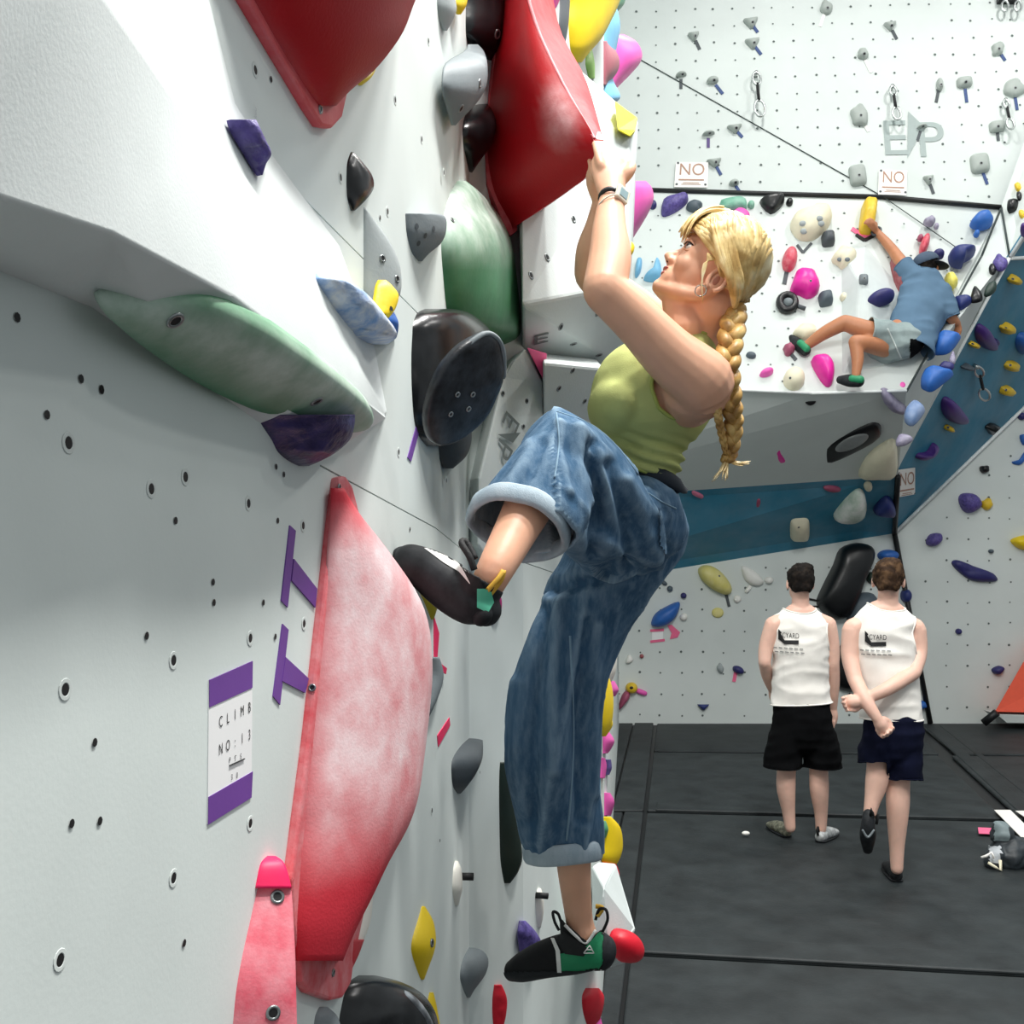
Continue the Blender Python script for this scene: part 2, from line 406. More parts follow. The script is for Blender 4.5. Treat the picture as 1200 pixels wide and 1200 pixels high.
# seams measured in the picture: left strip edge, cross seams, diagonal seam
def seamx(y0, x): return y0
def quad(a, b, c, d): mat_panel([fpx(*a), fpx(*b), fpx(*c), fpx(*d)])
def lerp2(a, b, t): return (a[0]+(b[0]-a[0])*t, a[1]+(b[1]-a[1])*t)
S1 = lambda x: 880+.012*(x-760); S2 = lambda x: 950+.026*(x-760); S3 = lambda x: 1117+.055*(x-740); SB = 1500
LX = lambda y: 762-.085*(y-880)         # right edge of the strip that runs along the left wall
def lx(y): return 764-(y-880)*.115
DX = lambda y: 1085+(y-868)*1.03        # diagonal seam on the right
g = 2.2
def panel(y0, y1, right=True):
    xa = lx(y0(760))+g; xb = lx(y1(740))+g
    if y0(1000) < 1000 and y1(1000) < 1000:
        ra, rb = DX(y0(1100))-g, DX(y1(1150))-g
        quad((xa, y0(xa)+g*.5), (ra, y0(ra)+g*.5), (rb, y1(rb)-g*.5), (xb, y1(xb)-g*.5))
        quad((ra+16, y0(ra)+g*.5), (1600, y0(1600)+g*.5), (1600, y1(1600)-g*.5), (rb+20, y1(rb)-g*.5))
    else:
        quad((xa, y0(xa)+g), (1500, y0(1500)+g), (1500, y1(1500)-g), (xb, y1(xb)-g))
S0 = lambda x: YF-1
panel(S0, S1); panel(S1, S2); panel(S2, S3); panel(S3, lambda x: SB)
# overlapping seam flaps: raised hook-and-loop cover strips
def flap(a, b, c, d, z=.006): mat_panel([fpx(*a), fpx(*b), fpx(*c), fpx(*d)], z, 'seam_flap', .02)
for (y0, y1) in ((YF-1, 950), (952, 1085), (1110, 1500)):
    flap((lx(y0)-24, y0), (lx(y0)-2, y0), (lx(y1)-2, y1), (lx(y1)-38, y1)); flap((lx(y0)-60, y0), (lx(y0)-26, y0), (lx(y1)-40, y1), (lx(y1)-90, y1), .003)
flap((770, S2(770)-10), (1240, S2(1240)-10), (1240, S2(1240)-1), (768, S2(768)-1)); flap((745, S3(745)-22), (1300, S3(1300)-24), (1300, S3(1300)-2), (742, S3(742)-2))
flap((770, S1(770)-6), (1085, S1(1085)-6), (1088, S1(1085)), (770, S1(770)))
flap((1082, YF+2), (1094, YF+2), (1262, 990), (1235, 990)); flap((1100, YF+2), (1106, YF+2), (1290, 990), (1275, 990), .004)
# ================================================================ near wall: volumes and holds
RED = mat('red_moulded', 'a60a16', .5, spec=.22, var=.06, bump=.12, bs=220, attr=True, chalk_s=16, chalk_col='e9c9cb')
PINKRED = mat('salmon_red_moulded', 'cf3543', .6, spec=.25, var=.06, bump=.12, bs=260, attr=True, chalk_s=13, chalk_col='f1dfe1')
PINKRED_E = mat('salmon_red_flange', 'd94b55', .5, var=.08, bump=.1, bs=260, chalk=.35, chalk_s=30, chalk_col='f1d5d6')
RED_E = mat('red_flange', 'c4202e', .5, var=.06, bump=.1, bs=260, chalk=.12, chalk_s=30, chalk_col='f1d5d6')
HOTPINK = mat('hot_pink_tape', 'ec1a5c', .5, bump=.05)
PINKPLATE = mat('coral_pink_moulded', 'dd4d62', .55, var=.06, bump=.12, bs=260, chalk=.45, chalk_s=22, chalk_col='f2c9cf')
MAG = mat('magenta_moulded', 'dc1f95', .45, var=.05, bump=.1)
PINK = mat('pink_moulded', 'ea5cb4', .45, var=.05, bump=.1)
YEL = mat('yellow_moulded', 'f0cf12', .5, var=.05, bump=.12, bs=120)
OLIVE = mat('olive_yellow_moulded', 'b9ac18', .5, var=.05, bump=.1)
PALEY = mat('pale_yellow_moulded', 'd9cf72', .55, var=.05, bump=.1, chalk=.2)
BLUE = mat('blue_moulded', '2a64b4', .5, var=.08, bump=.2)
NAVY = mat('navy_moulded', '22306f', .5, var=.08, bump=.15)
SKY = mat('sky_blue_moulded', '5d9be0', .5, var=.15, bump=.5, bs=60, chalk=1.0, chalk_s=26, chalk_col='f4f7fa')
LBLUE = mat('light_blue_moulded', '74b4d8', .5, var=.08, bump=.1)
PURP = mat('purple_moulded', '43357e', .5, var=.35, vs=45, bump=1, bs=60, chalk=.4, chalk_s=40, chalk_col='8578bd')
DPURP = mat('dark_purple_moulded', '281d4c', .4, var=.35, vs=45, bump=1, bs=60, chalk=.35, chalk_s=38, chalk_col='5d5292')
GREEN = mat('green_moulded', '1f7a48', .5, var=.10, bump=.1, attr=True, chalk_s=12, chalk_col='d6e3d9')
GREENS = mat('green_small', '2f9161', .5, var=.08, bump=.1, chalk=.2)
GREY = mat('grey_moulded', '767f83', .6, var=.06, bump=.12, bs=200)
DGREY = mat('dark_grey_moulded', '454c51', .55, var=.08, bump=.12, bs=200)
LGREY = mat('light_grey_moulded', 'a3abac', .6, var=.06, bump=.1, bs=200)
BLK = mat('black_gloss', '08090b', .25, var=.3, bump=.06, bs=70, chalk=.03, chalk_s=26, chalk_col='9aa3aa')
BLKM = mat('black_dual_texture', '090a0e', .4, var=.3, bump=.2, bs=90, chalk=.16, chalk_s=30, chalk_col='7d8996')
WHT = mat('white_moulded', 'efece2', .5, var=.03, bump=.08)
VOL = mat('white_textured_volume', 'dfe5e4', .8, var=.05, vs=9, bump=.06, bs=300)
VOLG = mat('pale_grey_volume', 'ccd4d3', .75, var=.05, vs=6, bump=.15, bs=160)
TAPEP = mat('purple_tape', '6d3f97', .55, var=.05, bump=.04)
PAPER = mat('white_paper', 'f4f4f4', .7, var=.01, bump=0)
INK = mat('black_ink', '17181a', .7, bump=0)
GREYINK = mat('grey_stencil', 'a4b0ae', .8, var=.03, bump=0)
DGREYINK = mat('dark_grey_stencil', '6d7675', .8, var=.03, bump=0)
def PAo(off): return Pl(PA.a+PA.n*off, PA.a+PA.n*off+Vector((0, 0, 1)), PA.a+PA.n*off+Vector((PA.n.y, -PA.n.x, 0)), toward=(3, 1, 1))
# bolt holes in the plywood: washer + dark hollow, each a piece of the wall
HL = [(80, 519), (177, 573), (217, 559), (291, 590), (355, 616), (76, 808), (203, 774), (293, 748), (356, 731), (70, 1125), (203, 1029), (293, 965),
      (299, 82), (463, 117), (494, 163), (520, 202), (502, 48), (454, 248), (467, 530), (399, 208), (536, 480), (523, 563), (506, 950), (454, 1180), (447, 690)]
HS = [(54, 486), (118, 456), (94, 444), (118, 457), (205, 610), (323, 547), (332, 556), (325, 610), (249, 682), (250, 706), (308, 706), (171, 745), (322, 746), (317, 93), (445, 255), (110, 870), (116, 962), (83, 965), (215, 1105), (19, 372), (330, 1020), (480, 620), (410, 740), (515, 985), (562, 905)]
def wall_holes(lst, pl, r):
    for (x, y) in lst:
        q = pl.hit(x, y)
        V2, F2 = ring_mesh(q+pl.n*.0003, pl.n, r, .0004); V, F = disc(q+pl.n*.0005, pl.n, r*.56)
        o = mk('bolt_hole', V2+V, F2+[[a+len(V2) for a in f] for f in F], COLLAR, wall_left, smooth=False)
        o.data.materials.append(BLACK)
        for p in o.data.polygons[len(F2):]: p.material_index = 1
COLLAR = mat('worn_hole_collar', 'd4dbd8', .7, bump=0)
wall_holes(HL, PA, .0086)
def wall_dots(lst, pl, r):
    for (x, y) in lst:
        V, F = disc(pl.hit(x, y)+pl.n*.001, pl.n, r, 8); mk('screw_hole', V, F, BLACK, wall_left, smooth=False)
wall_dots(HS, PA, .0036)
# ---- big white volume, upper left
def loft(curves, closed=False):
    V = []; F = []; k = len(curves[0])
    for c in curves: V += [Vector(p) for p in c]
    n = len(curves)
    for j in range(n if closed else n-1):
        for i in range(k-1):
            a = j*k+i; b = ((j+1) % n)*k+i
            F.append([a, a+1, b+1, b])
    return V, F
def a_(x, y): return PA.hit(x, y)-PA.n*.004
c1 = [a_(200, -160), a_(243, -40), a_(282, 118), a_(400, 280), a_(440, 395), a_(456, 482)]
c2 = [P(-20, -220, .46), P(95, -40, .60), P(235, 165, .86), P(355, 335, 1.12), P(420, 430, 1.29), P(453, 483, 1.47)]
c3 = [P(-260, 140, .37), P(-60, 212, .50), P(130, 272, .66), P(270, 345, .86), P(385, 432, 1.14), P(450, 488, 1.46)]
c4 = [a_(-260, 200), a_(-70, 290), a_(110, 362), a_(230, 445), a_(372, 545), a_(455, 487)]
V, F = loft([c1, c2, c3, c4], True); V0 = len(V)
F.append([0, 18, 12, 6]); F.append([5, 11, 17, 23])
volume = mk('wall_volume', V, F, VOL, None, smooth=True, org=a_(200, 300), label='huge white wedge-shaped volume overhanging at upper left of the near wall', cat='climbing volume')
fix_normals(volume); bevel(volume, .022, 5, 18)
holes(volume, [(52, 308)], .012)
PUN = Pl(P(270, 345, .86), P(385, 432, 1.14), a_(230, 445))
def gchalk(q):
    x, y = px_of(q); return max(0, min(1, 1.15-abs((y-395)-(x-240)*.42)/52))
gu = holdB('climbing_hold', [(113, 350), (150, 342), (200, 338), (245, 343), (300, 368), (350, 402), (400, 440), (430, 470), (434, 490), (418, 499), (375, 497), (310, 478), (240, 447), (180, 410), (135, 375)], PUN, GREEN, .022, 'long green chalky hold bolted under the huge white volume', e=.55, chalk=gchalk, rings=8)
holes(gu, [(205, 375), (371, 470)], .008)
def sub_pl(p, q, r): return Pl(p, q, r)
PVR = Pl(P(235, 165, .86), P(355, 335, 1.12), a_(400, 280))
holdA('climbing_hold', [(140, 270, 300), (150, 273, 305), (165, 281, 312), (180, 290, 318), (192, 297, 312), (205, 305, 308)], PVR, PURP, 'small ridged purple hold on the top edge of the huge white volume', k=.2, lump=.010, ls=75, n=40)
holdA('climbing_hold', [(320, 369, 386), (328, 370, 405), (340, 376, 425), (355, 385, 440), (370, 394, 452), (385, 405, 463), (395, 416, 465), (403, 440, 455)], PVR, SKY, 'blue and white marbled hold near the tip of the huge white volume', k=.2, lump=.012, ls=50, n=40)
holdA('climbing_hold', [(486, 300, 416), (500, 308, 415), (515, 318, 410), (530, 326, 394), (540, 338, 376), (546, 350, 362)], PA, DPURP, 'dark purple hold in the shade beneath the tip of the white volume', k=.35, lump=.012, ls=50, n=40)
# ---- red volume, top
fl = [(245, -50), (275, 0), (320, 75), (352, 128), (366, 149), (378, 151), (390, 138), (396, 112), (420, 60), (470, -50)]
rv = slab('wall_volume', [PA.hitv(x, y, .014) for x, y in fl], PA.n, .016, RED_E, label='dark red volume cut by the top edge, left of the black holds', cat='climbing volume'); bevel(rv, .004)
holdA('belly', [(-50, 268, 510), (0, 298, 487), (40, 320, 471), (80, 344, 441), (105, 360, 412), (124, 374, 394)], PAo(.014), RED, parent=rv, k=.5, bul=.55, chalk=lambda a, b, q: 0)
holes(rv, [(375, 128)], .006)
# ---- big red volume held by the climber
lft = [P(600, -60, 2.62), P(588, 10, 2.62), P(577, 90, 2.60), P(571, 165, 2.60), P(577, 225, 2.61), P(597, 272, 2.63)]
rgt = [P(606, -60, 2.40), P(627, 25, 2.36), P(660, 98, 2.30), P(697, 163, 2.22), P(696, 200, 2.26), P(606, 264, 2.55)]
NR = 14
def cm(curve, n): return [Vector(r) for r in smooth_rows([list(p) for p in curve], n)]
Lc, Rc = cm(lft, 26), cm(rgt, 26)
V = []; ch = []
for j in range(NR+1):
    t = j/NR
    for i in range(26):
        q = Lc[i].lerp(Rc[i], t); q += (CAMV-q).normalized()*.10*math.sin(math.pi*t)*math.sin(math.pi*min(1, (i+4)/26))
        V.append(q); x, y = px_of(q)
        ch.append(max(0, .9-math.hypot((x-657)/32, (y-132)/58))*.9)
F = [[j*26+i, j*26+i+1, (j+1)*26+i+1, (j+1)*26+i] for j in range(NR) for i in range(25)]
rv2 = mk('wall_volume', V, F, RED, None, label='big red volume whose pointed end the climbing woman holds', cat='climbing volume', chalk=ch, org=P(585, 130, 2.62))
bk = [P(640, -60, 2.75), P(655, 30, 2.72), P(686, 92, 2.55), P(707, 164, 2.27)]
top_r, top_b = cm(rgt[:4], 14), cm(bk, 14)
V, F = loft([[q+(Vector((0, 0, .02))*math.sin(math.pi*t)) for q in [a.lerp(b, t) for a, b in zip(top_r, top_b)]] for t in (0, .33, .66, 1)])
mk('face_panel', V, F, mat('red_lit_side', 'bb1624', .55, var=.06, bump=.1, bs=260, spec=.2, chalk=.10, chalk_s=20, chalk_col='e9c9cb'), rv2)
low = cm(rgt[3:], 12); lb = cm([P(707, 164, 2.27), P(704, 195, 2.4), P(612, 262, 2.75)], 12)
V, F = loft([low, lb]); mk('face_panel', V, F, RED, rv2, chalk=[0]*len(V))
ed = cm(rgt[:4], 16); V, F = [], []
for i, q in enumerate(ed):
    for a in range(6): V.append(q+Vector((math.cos(a*1.047), 0, math.sin(a*1.047)))*.004)
for i in range(15):
    for a in range(6): F.append([i*6+a, i*6+(a+1) % 6, (i+1)*6+(a+1) % 6, (i+1)*6+a])
mk('pale_edge', V, F, mat('pale_red_edge', 'e0737a', .5, bump=0), rv2)  # paler pink line along the ridge
flg = [(604, -60), (588, 0), (574, 110), (568, 170), (571, 215), (590, 262), (598, 276), (606, 270), (600, 120), (612, -60)]
slab('flange', [P(x, y, 2.60) for x, y in flg], Vector((.3, -1, 0)).normalized(), .03, RED_E, rv2)
# ---- salmon red volume, lower middle
fl = [(388, 560), (396, 558), (404, 570), (412, 600), (425, 700), (430, 900), (420, 1060), (405, 1130), (402, 1152), (392, 1169), (378, 1172), (352, 1163), (344, 1150), (333, 1085), (331, 1030), (340, 960), (352, 870), (362, 780), (372, 690), (380, 620)]
sv = slab('wall_volume', [PA.hitv(x, y, .012) for x, y in fl], PA.n, .014, PINKRED_E, label='tall salmon red volume caked in white chalk, low on the near wall', cat='climbing volume'); bevel(sv, .004)
def chalk_shade(a, b, q):
    x, y = px_of(q)
    base = 1-max(0, (y-905-(x-420)*-.35)/130)  # chalk thins low down to paint the shade on the underside
    if y < 640: base = min(base, max(0, (y-585)/60))
    edge = min(1, max(0, (x-(385-(y-560)*.075))/26))
    return max(0, min(1, base))*(.35+.62*edge)
holdA('belly', [(572, 391, 403), (600, 390, 420), (640, 387, 451), (690, 384, 486), (730, 381, 502), (780, 376, 507), (830, 371, 504), (890, 365, 497), (935, 360, 490), (970, 357, 478), (1010, 353, 456), (1050, 350, 437), (1090, 348, 417), (1126, 350, 402)], PAo(.012), PINKRED, parent=sv, k=.42, bul=.45, n=44, chalk=chalk_shade)
holes(sv, [(397, 571), (366, 806), (390, 1140)], .005)
pv = holdA('climbing_hold', [(1004, 316, 323), (1014, 308, 333), (1040, 302, 341), (1080, 293, 344), (1120, 284, 346), (1160, 277, 347), (1200, 273, 348), (1260, 268, 349)], PAo(0), PINKPLATE, 'flat coral pink hold with bright pink tip at bottom edge', k=.16, bul=.35, bolt=[(325, 1051), (320, 1187)], br=.008, n=30)
holdA('taped_tip', [(1003, 315.5, 323.5), (1013, 307, 334), (1041, 301, 342)], PAo(.002), HOTPINK, parent=pv, k=.17, bul=.35, n=12)
wh = holdA('climbing_hold', [(1044, 424, 437), (1075, 415, 435), (1105, 405, 425), (1145, 400, 406)], PA, WHT, 'small white hold with red lower end beside the salmon red volume', k=.5)
holdA('red_end', [(1101, 404, 427), (1120, 402, 420), (1147, 399, 407)], PAo(.003), RED_E, parent=wh, k=.5, n=10)
# ---- black macro in the middle
bm_ = holdA('climbing_hold', [(362, 498, 530), (367, 489, 550), (380, 484, 568), (395, 483, 580), (415, 482, 586), (440, 482, 585), (465, 483, 577), (490, 485, 562), (510, 490, 543), (523, 500, 520)], PA, BLK, 'big glossy black hood-shaped hold in the middle of the near wall', k=.5, bul=.75, n=36)
FC = [(498, 478), (512, 436), (532, 410), (552, 396), (570, 390), (583, 402), (587, 428), (583, 455), (570, 482), (550, 505), (527, 518), (508, 519), (499, 505)]
PFC = Pl(P(505, 515, 1.66), P(587, 430, 1.70), P(552, 397, 1.62))
holdB('scooped_face', FC, PFC, BLKM, .012, parent=bm_, e=.35, rings=5, lump=.003, ls=30)
V = []; F = []
lipc = cm([PFC.hitv(x, y, .006) for x, y in [(540, 408), (552, 397), (568, 389), (582, 398), (587, 415), (587, 440)]], 18)
for q in lipc:
    for a in range(6): V.append(q+Vector((math.cos(a*1.047), 0, math.sin(a*1.047)))*.0045)
for i in range(17):
    for a in range(6): F.append([i*6+a, i*6+(a+1) % 6, (i+1)*6+(a+1) % 6, (i+1)*6+a])
mk('highlight_lip', V, F, GREY, bm_)  # grey tube paints the highlight along the rim of the gloss
for (x, y) in [(530, 459), (548, 459), (543, 476), (522, 482)]:
    q = PFC.hitv(x, y, .0125); V2, F2 = ring_mesh(q, PFC.n, .005, .002); mk('bolt', V2, F2, STEEL, bm_)
HA = lambda rows, m, label, pl=PA, **kw: holdA('climbing_hold', rows, pl, m, label, deep=(min(714, sum(r[1] for r in rows)/len(rows)) if pl is PE else None), **kw)
HA([(505, 514, 553), (520, 515, 552), (535, 517, 546), (549, 521, 531)], DGREY, 'dark grey hold just below the big black hood-shaped hold', k=.3)
HA([(178, 411, 414), (190, 407, 425), (205, 406, 436), (220, 406, 438), (233, 407, 430), (247, 411, 416)], BLK, 'small black crystal-like hold left of the green volume', k=.5, lump=.006, ls=60)
h = HA([(250, 475, 500), (253, 475, 521), (270, 476, 523), (285, 479, 517), (297, 483, 503), (306, 490, 495)], GREY, 'grey hold with finger pockets touching the green volume', k=.35, bul=.3, lump=.004, ls=70)
holes(h, [(488, 265), (498, 276), (508, 268), (490, 285)], .008, False)
for b in h.children: b.data.materials[0] = DGREY; b.name = 'pocket'
h = HA([(243, 426, 428), (260, 426, 440), (280, 426, 455), (300, 426, 465), (320, 426, 470), (345, 426, 469), (362, 428, 456), (372, 434, 441)], LGREY, 'flat light grey volume behind the yellow and blue holds', k=.3, bul=.35, bolt=[(448, 303), (465, 327)], br=.006)
h = HA([(328, 446, 452), (334, 443, 459), (345, 441, 467), (358, 439, 465), (370, 438, 458), (376, 447, 451)], YEL, 'yellow block hold on the light grey volume', pl=PAo(.045), k=.3, bul=.5); holes(h, [(458, 362), (449, 370)], .006, False)
HA([(366, 453, 462), (378, 452, 467), (392, 460, 466)], BLUE, 'small blue hold peeping out under the yellow block hold', pl=PAo(.02))
def g2(a, b, q):
    x, y = px_of(q); return max(0, min(1, (318-y)/62))*.95+.12
gv = HA([(212, 536, 546), (225, 528, 562), (245, 522, 580), (265, 518, 592), (290, 517, 601), (320, 519, 605), (360, 523, 609), (390, 530, 610), (410, 553, 605), (425, 580, 592)], GREEN, 'large green volume with chalk-whitened top under the red volume', pl=PB, k=.45, bul=.6, n=34, chalk=g2, cat='climbing volume'); gv.name = 'wall_volume'
holes(gv, [(530, 258)], .006)
HA([(-50, 546, 588), (0, 546, 591), (40, 546, 592), (70, 552, 590), (95, 560, 582), (111, 571, 578)], BLK, 'tall black hold at the top edge beside the big red volume', pl=PB, k=.08, bolt=[(583, 40)], br=.012)
HA([(107, 561, 572), (120, 552, 579), (135, 545, 581), (150, 542, 581), (170, 543, 576), (185, 546, 565), (203, 550, 553)], BLK, 'black pointed hold below the grey curved hold', pl=PB, k=.12, lump=.004, ls=40)
h = HA([(52, 550, 560), (60, 546, 567), (74, 524, 571), (95, 520, 571), (110, 521, 566), (125, 525, 555), (140, 529, 540), (147, 531, 534)], GREY, 'grey curved hold in front of two black holds near the top', pl=Pl(PB.a+PB.n*.02, PB.a+PB.n*.02+Vector((0, 0, 1)), PB.a+PB.n*.02+Vector((PB.n.y, -PB.n.x, 0)), toward=(3, 1, 1)), k=.3, bul=.4, bolt=[(562, 98), (540, 127)], br=.009)
HA([(-20, 513, 532), (0, 513, 534), (12, 514, 535), (25, 517, 530), (36, 521, 524)], LGREY, 'small pale grey hold cut by the top edge', k=.4)
HA([(-15, 535, 549), (5, 534, 547), (17, 537, 540)], YEL, 'yellow hold tip at the top edge beside the tall black hold', k=.4)
HA([(72, 436, 441), (82, 424, 440), (92, 417, 434), (100, 420, 424)], YEL, 'small yellow hold peeping from behind the dark red volume')
# lower holds
HA([(855, 558, 566), (865, 556, 576), (885, 556, 579), (905, 555, 575), (926, 556, 558)], BLK, 'black hold behind the cut grey hold below the raised foot', pl=PB, k=.4)
HA([(861, 555, 565), (873, 541, 566), (890, 530, 565), (908, 529, 557), (922, 531, 547), (930, 536, 540)], DGREY, 'grey hold in front of a black one below the raised foot', pl=PB, k=.25, bul=.3)
h = HA([(1062, 494, 498), (1080, 489, 508), (1100, 483, 511), (1115, 482, 509), (1132, 487, 503), (1148, 493, 497)], YEL, 'yellow diamond-shaped hold low on the near wall', k=.45, bolt=[(506, 1105)], br=.008)
HA([(1163, 503, 508), (1180, 500, 512), (1215, 498, 518)], YEL, 'yellow hold cut by the bottom edge beside the black one')
HA([(1096, 563, 574), (1105, 553, 579), (1125, 542, 577), (1145, 539, 567), (1160, 543, 556), (1169, 547, 551)], GREY, 'grey oval hold left of the hanging foot', pl=PB, k=.4)
HA([(1154, 579, 588), (1170, 577, 594), (1190, 577, 593), (1210, 579, 588)], mat('red_small', 'd4142c', .45, bump=.1), 'red hold at the bottom edge below the hanging foot toes', pl=PB2, lump=.004, ls=60)
HA([(1079, 610, 616), (1092, 608, 628), (1105, 609, 634), (1119, 611, 626)], PURP, 'purple hold behind the toes of the hanging foot', pl=PD, k=.4)
HA([(1158, 686, 702), (1168, 682, 708), (1185, 683, 706), (1202, 688, 700)], mat('red_small', 'd4142c', .45), 'round red hold at the bottom beside the black mats', pl=PD, k=.5, lump=.003, ls=50)
HA([(1192, 690, 704), (1210, 688, 708)], PINK, 'pink hold just entering at the bottom edge', pl=PD)
bb = HA([(1143, 420, 440), (1150, 410, 468), (1163, 404, 493), (1180, 400, 507), (1200, 397, 514), (1250, 395, 522)], BLK, 'big black dish-shaped hold at the bottom edge', k=.45, bul=.7)
PB3 = Pl(P(410, 1230, 1.52), P(505, 1220, 1.62), P(455, 1155, 1.50))
holdB('scooped_face', [(415, 1240), (417, 1200), (428, 1175), (450, 1160), (475, 1162), (497, 1180), (508, 1205), (505, 1240), (460, 1262)], PB3, mat('scuffed_black', '14161a', .5, var=.3, bump=.3, bs=60, chalk=.75, chalk_s=24, chalk_col='aab2b8'), .01, parent=bb, e=.35, rings=5)
HA([(1180, 374, 384), (1192, 369, 396), (1215, 367, 402)], GREY, 'small grey hold at the bottom edge left of the black dish', k=.35)
for i, rows in enumerate(([(1009, 533, 537), (1020, 531, 541), (1040, 530, 542), (1050, 531, 540), (1061, 533, 537)], [(1041, 630, 634), (1052, 628, 637), (1070, 628, 637), (1087, 630, 634)])):
    h = HA(rows, WHT, ['white disc hold with black bolt above the yellow diamond hold', 'white disc hold with black bolt left of the bare ankle'][i], pl=(PB, PD)[i], k=.2, bul=.8)
    x, y = ((543, 1027), (634, 1049))[i]; pl = (PB, PD)[i]; q = pl.hit(x-6, y)
    rod('bolt', q, q+pl.n*.035, .009, BLACK, h, 8)
HA([(893, 586, 594), (910, 585, 598), (950, 585, 605), (1000, 586, 612), (1020, 588, 608), (1035, 591, 598)], mat('dark_green_moulded', '1b2a22', .5, bump=.1), 'long dark green hold behind the hanging trouser leg', pl=PB2, k=.4)
HA([(683, 486, 500), (695, 492, 514), (708, 498, 514), (726, 505, 508)], OLIVE, 'olive yellow foothold under the raised climbing shoe', k=.4)
HA([(694, 576, 584), (703, 573, 588), (718, 573, 587), (731, 575, 580)], mat('deep_magenta_moulded', 'a8146d', .5, bump=.1), 'magenta hold just behind the heel of the raised shoe', pl=PB2)
HA([(770, 499, 515), (790, 500, 520), (810, 498, 516), (830, 496, 508), (846, 497, 500)], GREY, 'grey hold emerging behind the right edge of the salmon volume', k=.3)
# tapes and stencils
def tape(pts, m, label, pl=PA, name='tape_mark', cat='tape'): return strip(name, pts, pl, m, label=label, cat=cat)
for i, (bar, br_) in enumerate((([(338.5, 615.6), (345.5, 622), (336, 712), (328.5, 704)], [(343, 655), (370, 690), (368, 712), (340, 680)]), ([(330, 731), (337, 738), (327, 826), (319, 816)], [(333, 770), (360, 795), (356, 812), (329, 798)]))):
    t = strip('tape_mark', bar, PA, TAPEP, label=('upper', 'lower')[i]+' purple tape T lying sideways left of the salmon volume', cat='tape')
    strip('cross_strip', br_, PA, TAPEP, .0022, t)
tape([(487, 500), (490, 508), (481, 541), (477, 536)], TAPEP, 'thin purple tape strip below the black hood-shaped hold')
tape([(508, 722), (514, 742), (512, 770), (508, 772)], HOTPINK, 'pink tape strip hanging beside the salmon volume')
tape([(526, 841), (527, 850), (513, 875), (512, 862)], HOTPINK, 'slanted pink tape strip above the grey and black holds', pl=PB)
tape([(514, 776), (523, 783), (522, 790), (514, 784)], HOTPINK, 'tiny pink tape scrap above the grey hold')
# route card
card = strip('route_card', [(244, 797), (295, 774.5), (294, 934), (242.5, 966)], PA, PAPER, .0008, label='white card with purple bands naming the climb and its points', cat='sign')
strip('purple_band', [(244, 797), (295, 774.5), (294.5, 806), (244, 829)], PA, TAPEP, .0014, card)
strip('purple_band', [(243, 934), (295, 904), (293.5, 934.5), (242.5, 966.5)], PA, TAPEP, .0014, card)
U_ = (PA.hit(290, 870)-PA.hit(250, 870)).normalized(); UZ = Vector((0, 0, 1))
ux = (PA.hit(295, 789)-PA.hit(244, 811)).normalized()
def ctext(s, px, py, size, sp=1, al='CENTER'):
    q = PA.hitv(px, py, .0013); return text('lettering', s, q, ux, UZ, size, INK, card, sp, al)
for s, y0 in (('CLIMB', 838), ('NO:13', 868)):
    for i, chx in enumerate(s):
        px = 257.5+i*8.4; t_ = i/4; ctext(chx, px, y0-(px-274)*.5+(2 if s[0] == 'N' else 0), .0155, .8)
for i, chx in enumerate('PTS'): ctext(chx, 268+i*6.5, 889-(i-1)*2.2, .0085, .9)
strip('underline', [(267.5, 896.6), (285, 888.6), (285, 889.6), (267.5, 897.6)], PA, INK, .0022, card)
for i, chx in enumerate('30'): ctext(chx, 270.5+i*6, 911-i*2.2, .0085, .9)
# ---- pale volumes beyond: wedge the woman hangs beside, stencilled block, ledge block
def poly(name, V, F, m, label, cat='climbing volume', bw=.008, seg=2):
    V = [P(*v) for v in V]; o = mk(name, V, F, m, None, smooth=False, label=label, cat=cat); fix_normals(o); bevel(o, bw, seg); return o
wv = poly('wall_volume', [(612, 82, 2.72), (737, 162, 3.22), (737, 333, 2.88), (612, 357, 2.44), (737, 436, 3.24), (612, 414, 2.79), (600, 10, 3.0), (748, 142, 3.55), (735, 440, 3.7), (612, 430, 3.0)],  # lower face is folded under to imitate the shadow across it
     [[0, 1, 3], [1, 2, 3], [3, 2, 4], [3, 4, 5], [0, 6, 7, 1], [1, 7, 8, 4, 2], [5, 4, 8, 9], [0, 3, 5, 9, 6], [6, 9, 8, 7]], VOLG, 'tall pale grey wedge volume behind the climbing woman\'s forearms')
holes(wv, [(672, 257), (641, 302), (622, 323), (700, 367), (657, 383), (672, 403), (702, 416)], .011)
q = P(634, 398, 2.66); PW = Pl(P(612, 357, 2.44), P(737, 436, 3.24), P(612, 414, 2.79))
uu = (PW.hit(660, 392)-PW.hit(620, 402)).normalized(); vv = PW.n.cross(uu).normalized()
text('stencil_letter', 'E', PW.hitv(633, 397, .003), uu, vv, .10, DGREYINK, wv)
lv = poly('wall_volume', [(634, 413, 2.86), (692, 411, 3.3), (708, 431, 2.78), (637, 424, 2.50), (712, 580, 3.3), (637, 575, 2.92), (640, 575, 3.4), (690, 411, 3.5)],
     [[0, 1, 2, 3], [3, 2, 5], [2, 4, 5], [2, 1, 7, 4], [0, 3, 5, 6], [5, 4, 6], [0, 6, 7, 1], [4, 7, 6]], VOLG, 'shaded grey volume with white top ledge behind the woman\'s chest')
holes(lv, [(655, 455), (685, 470), (671, 434)], .009)
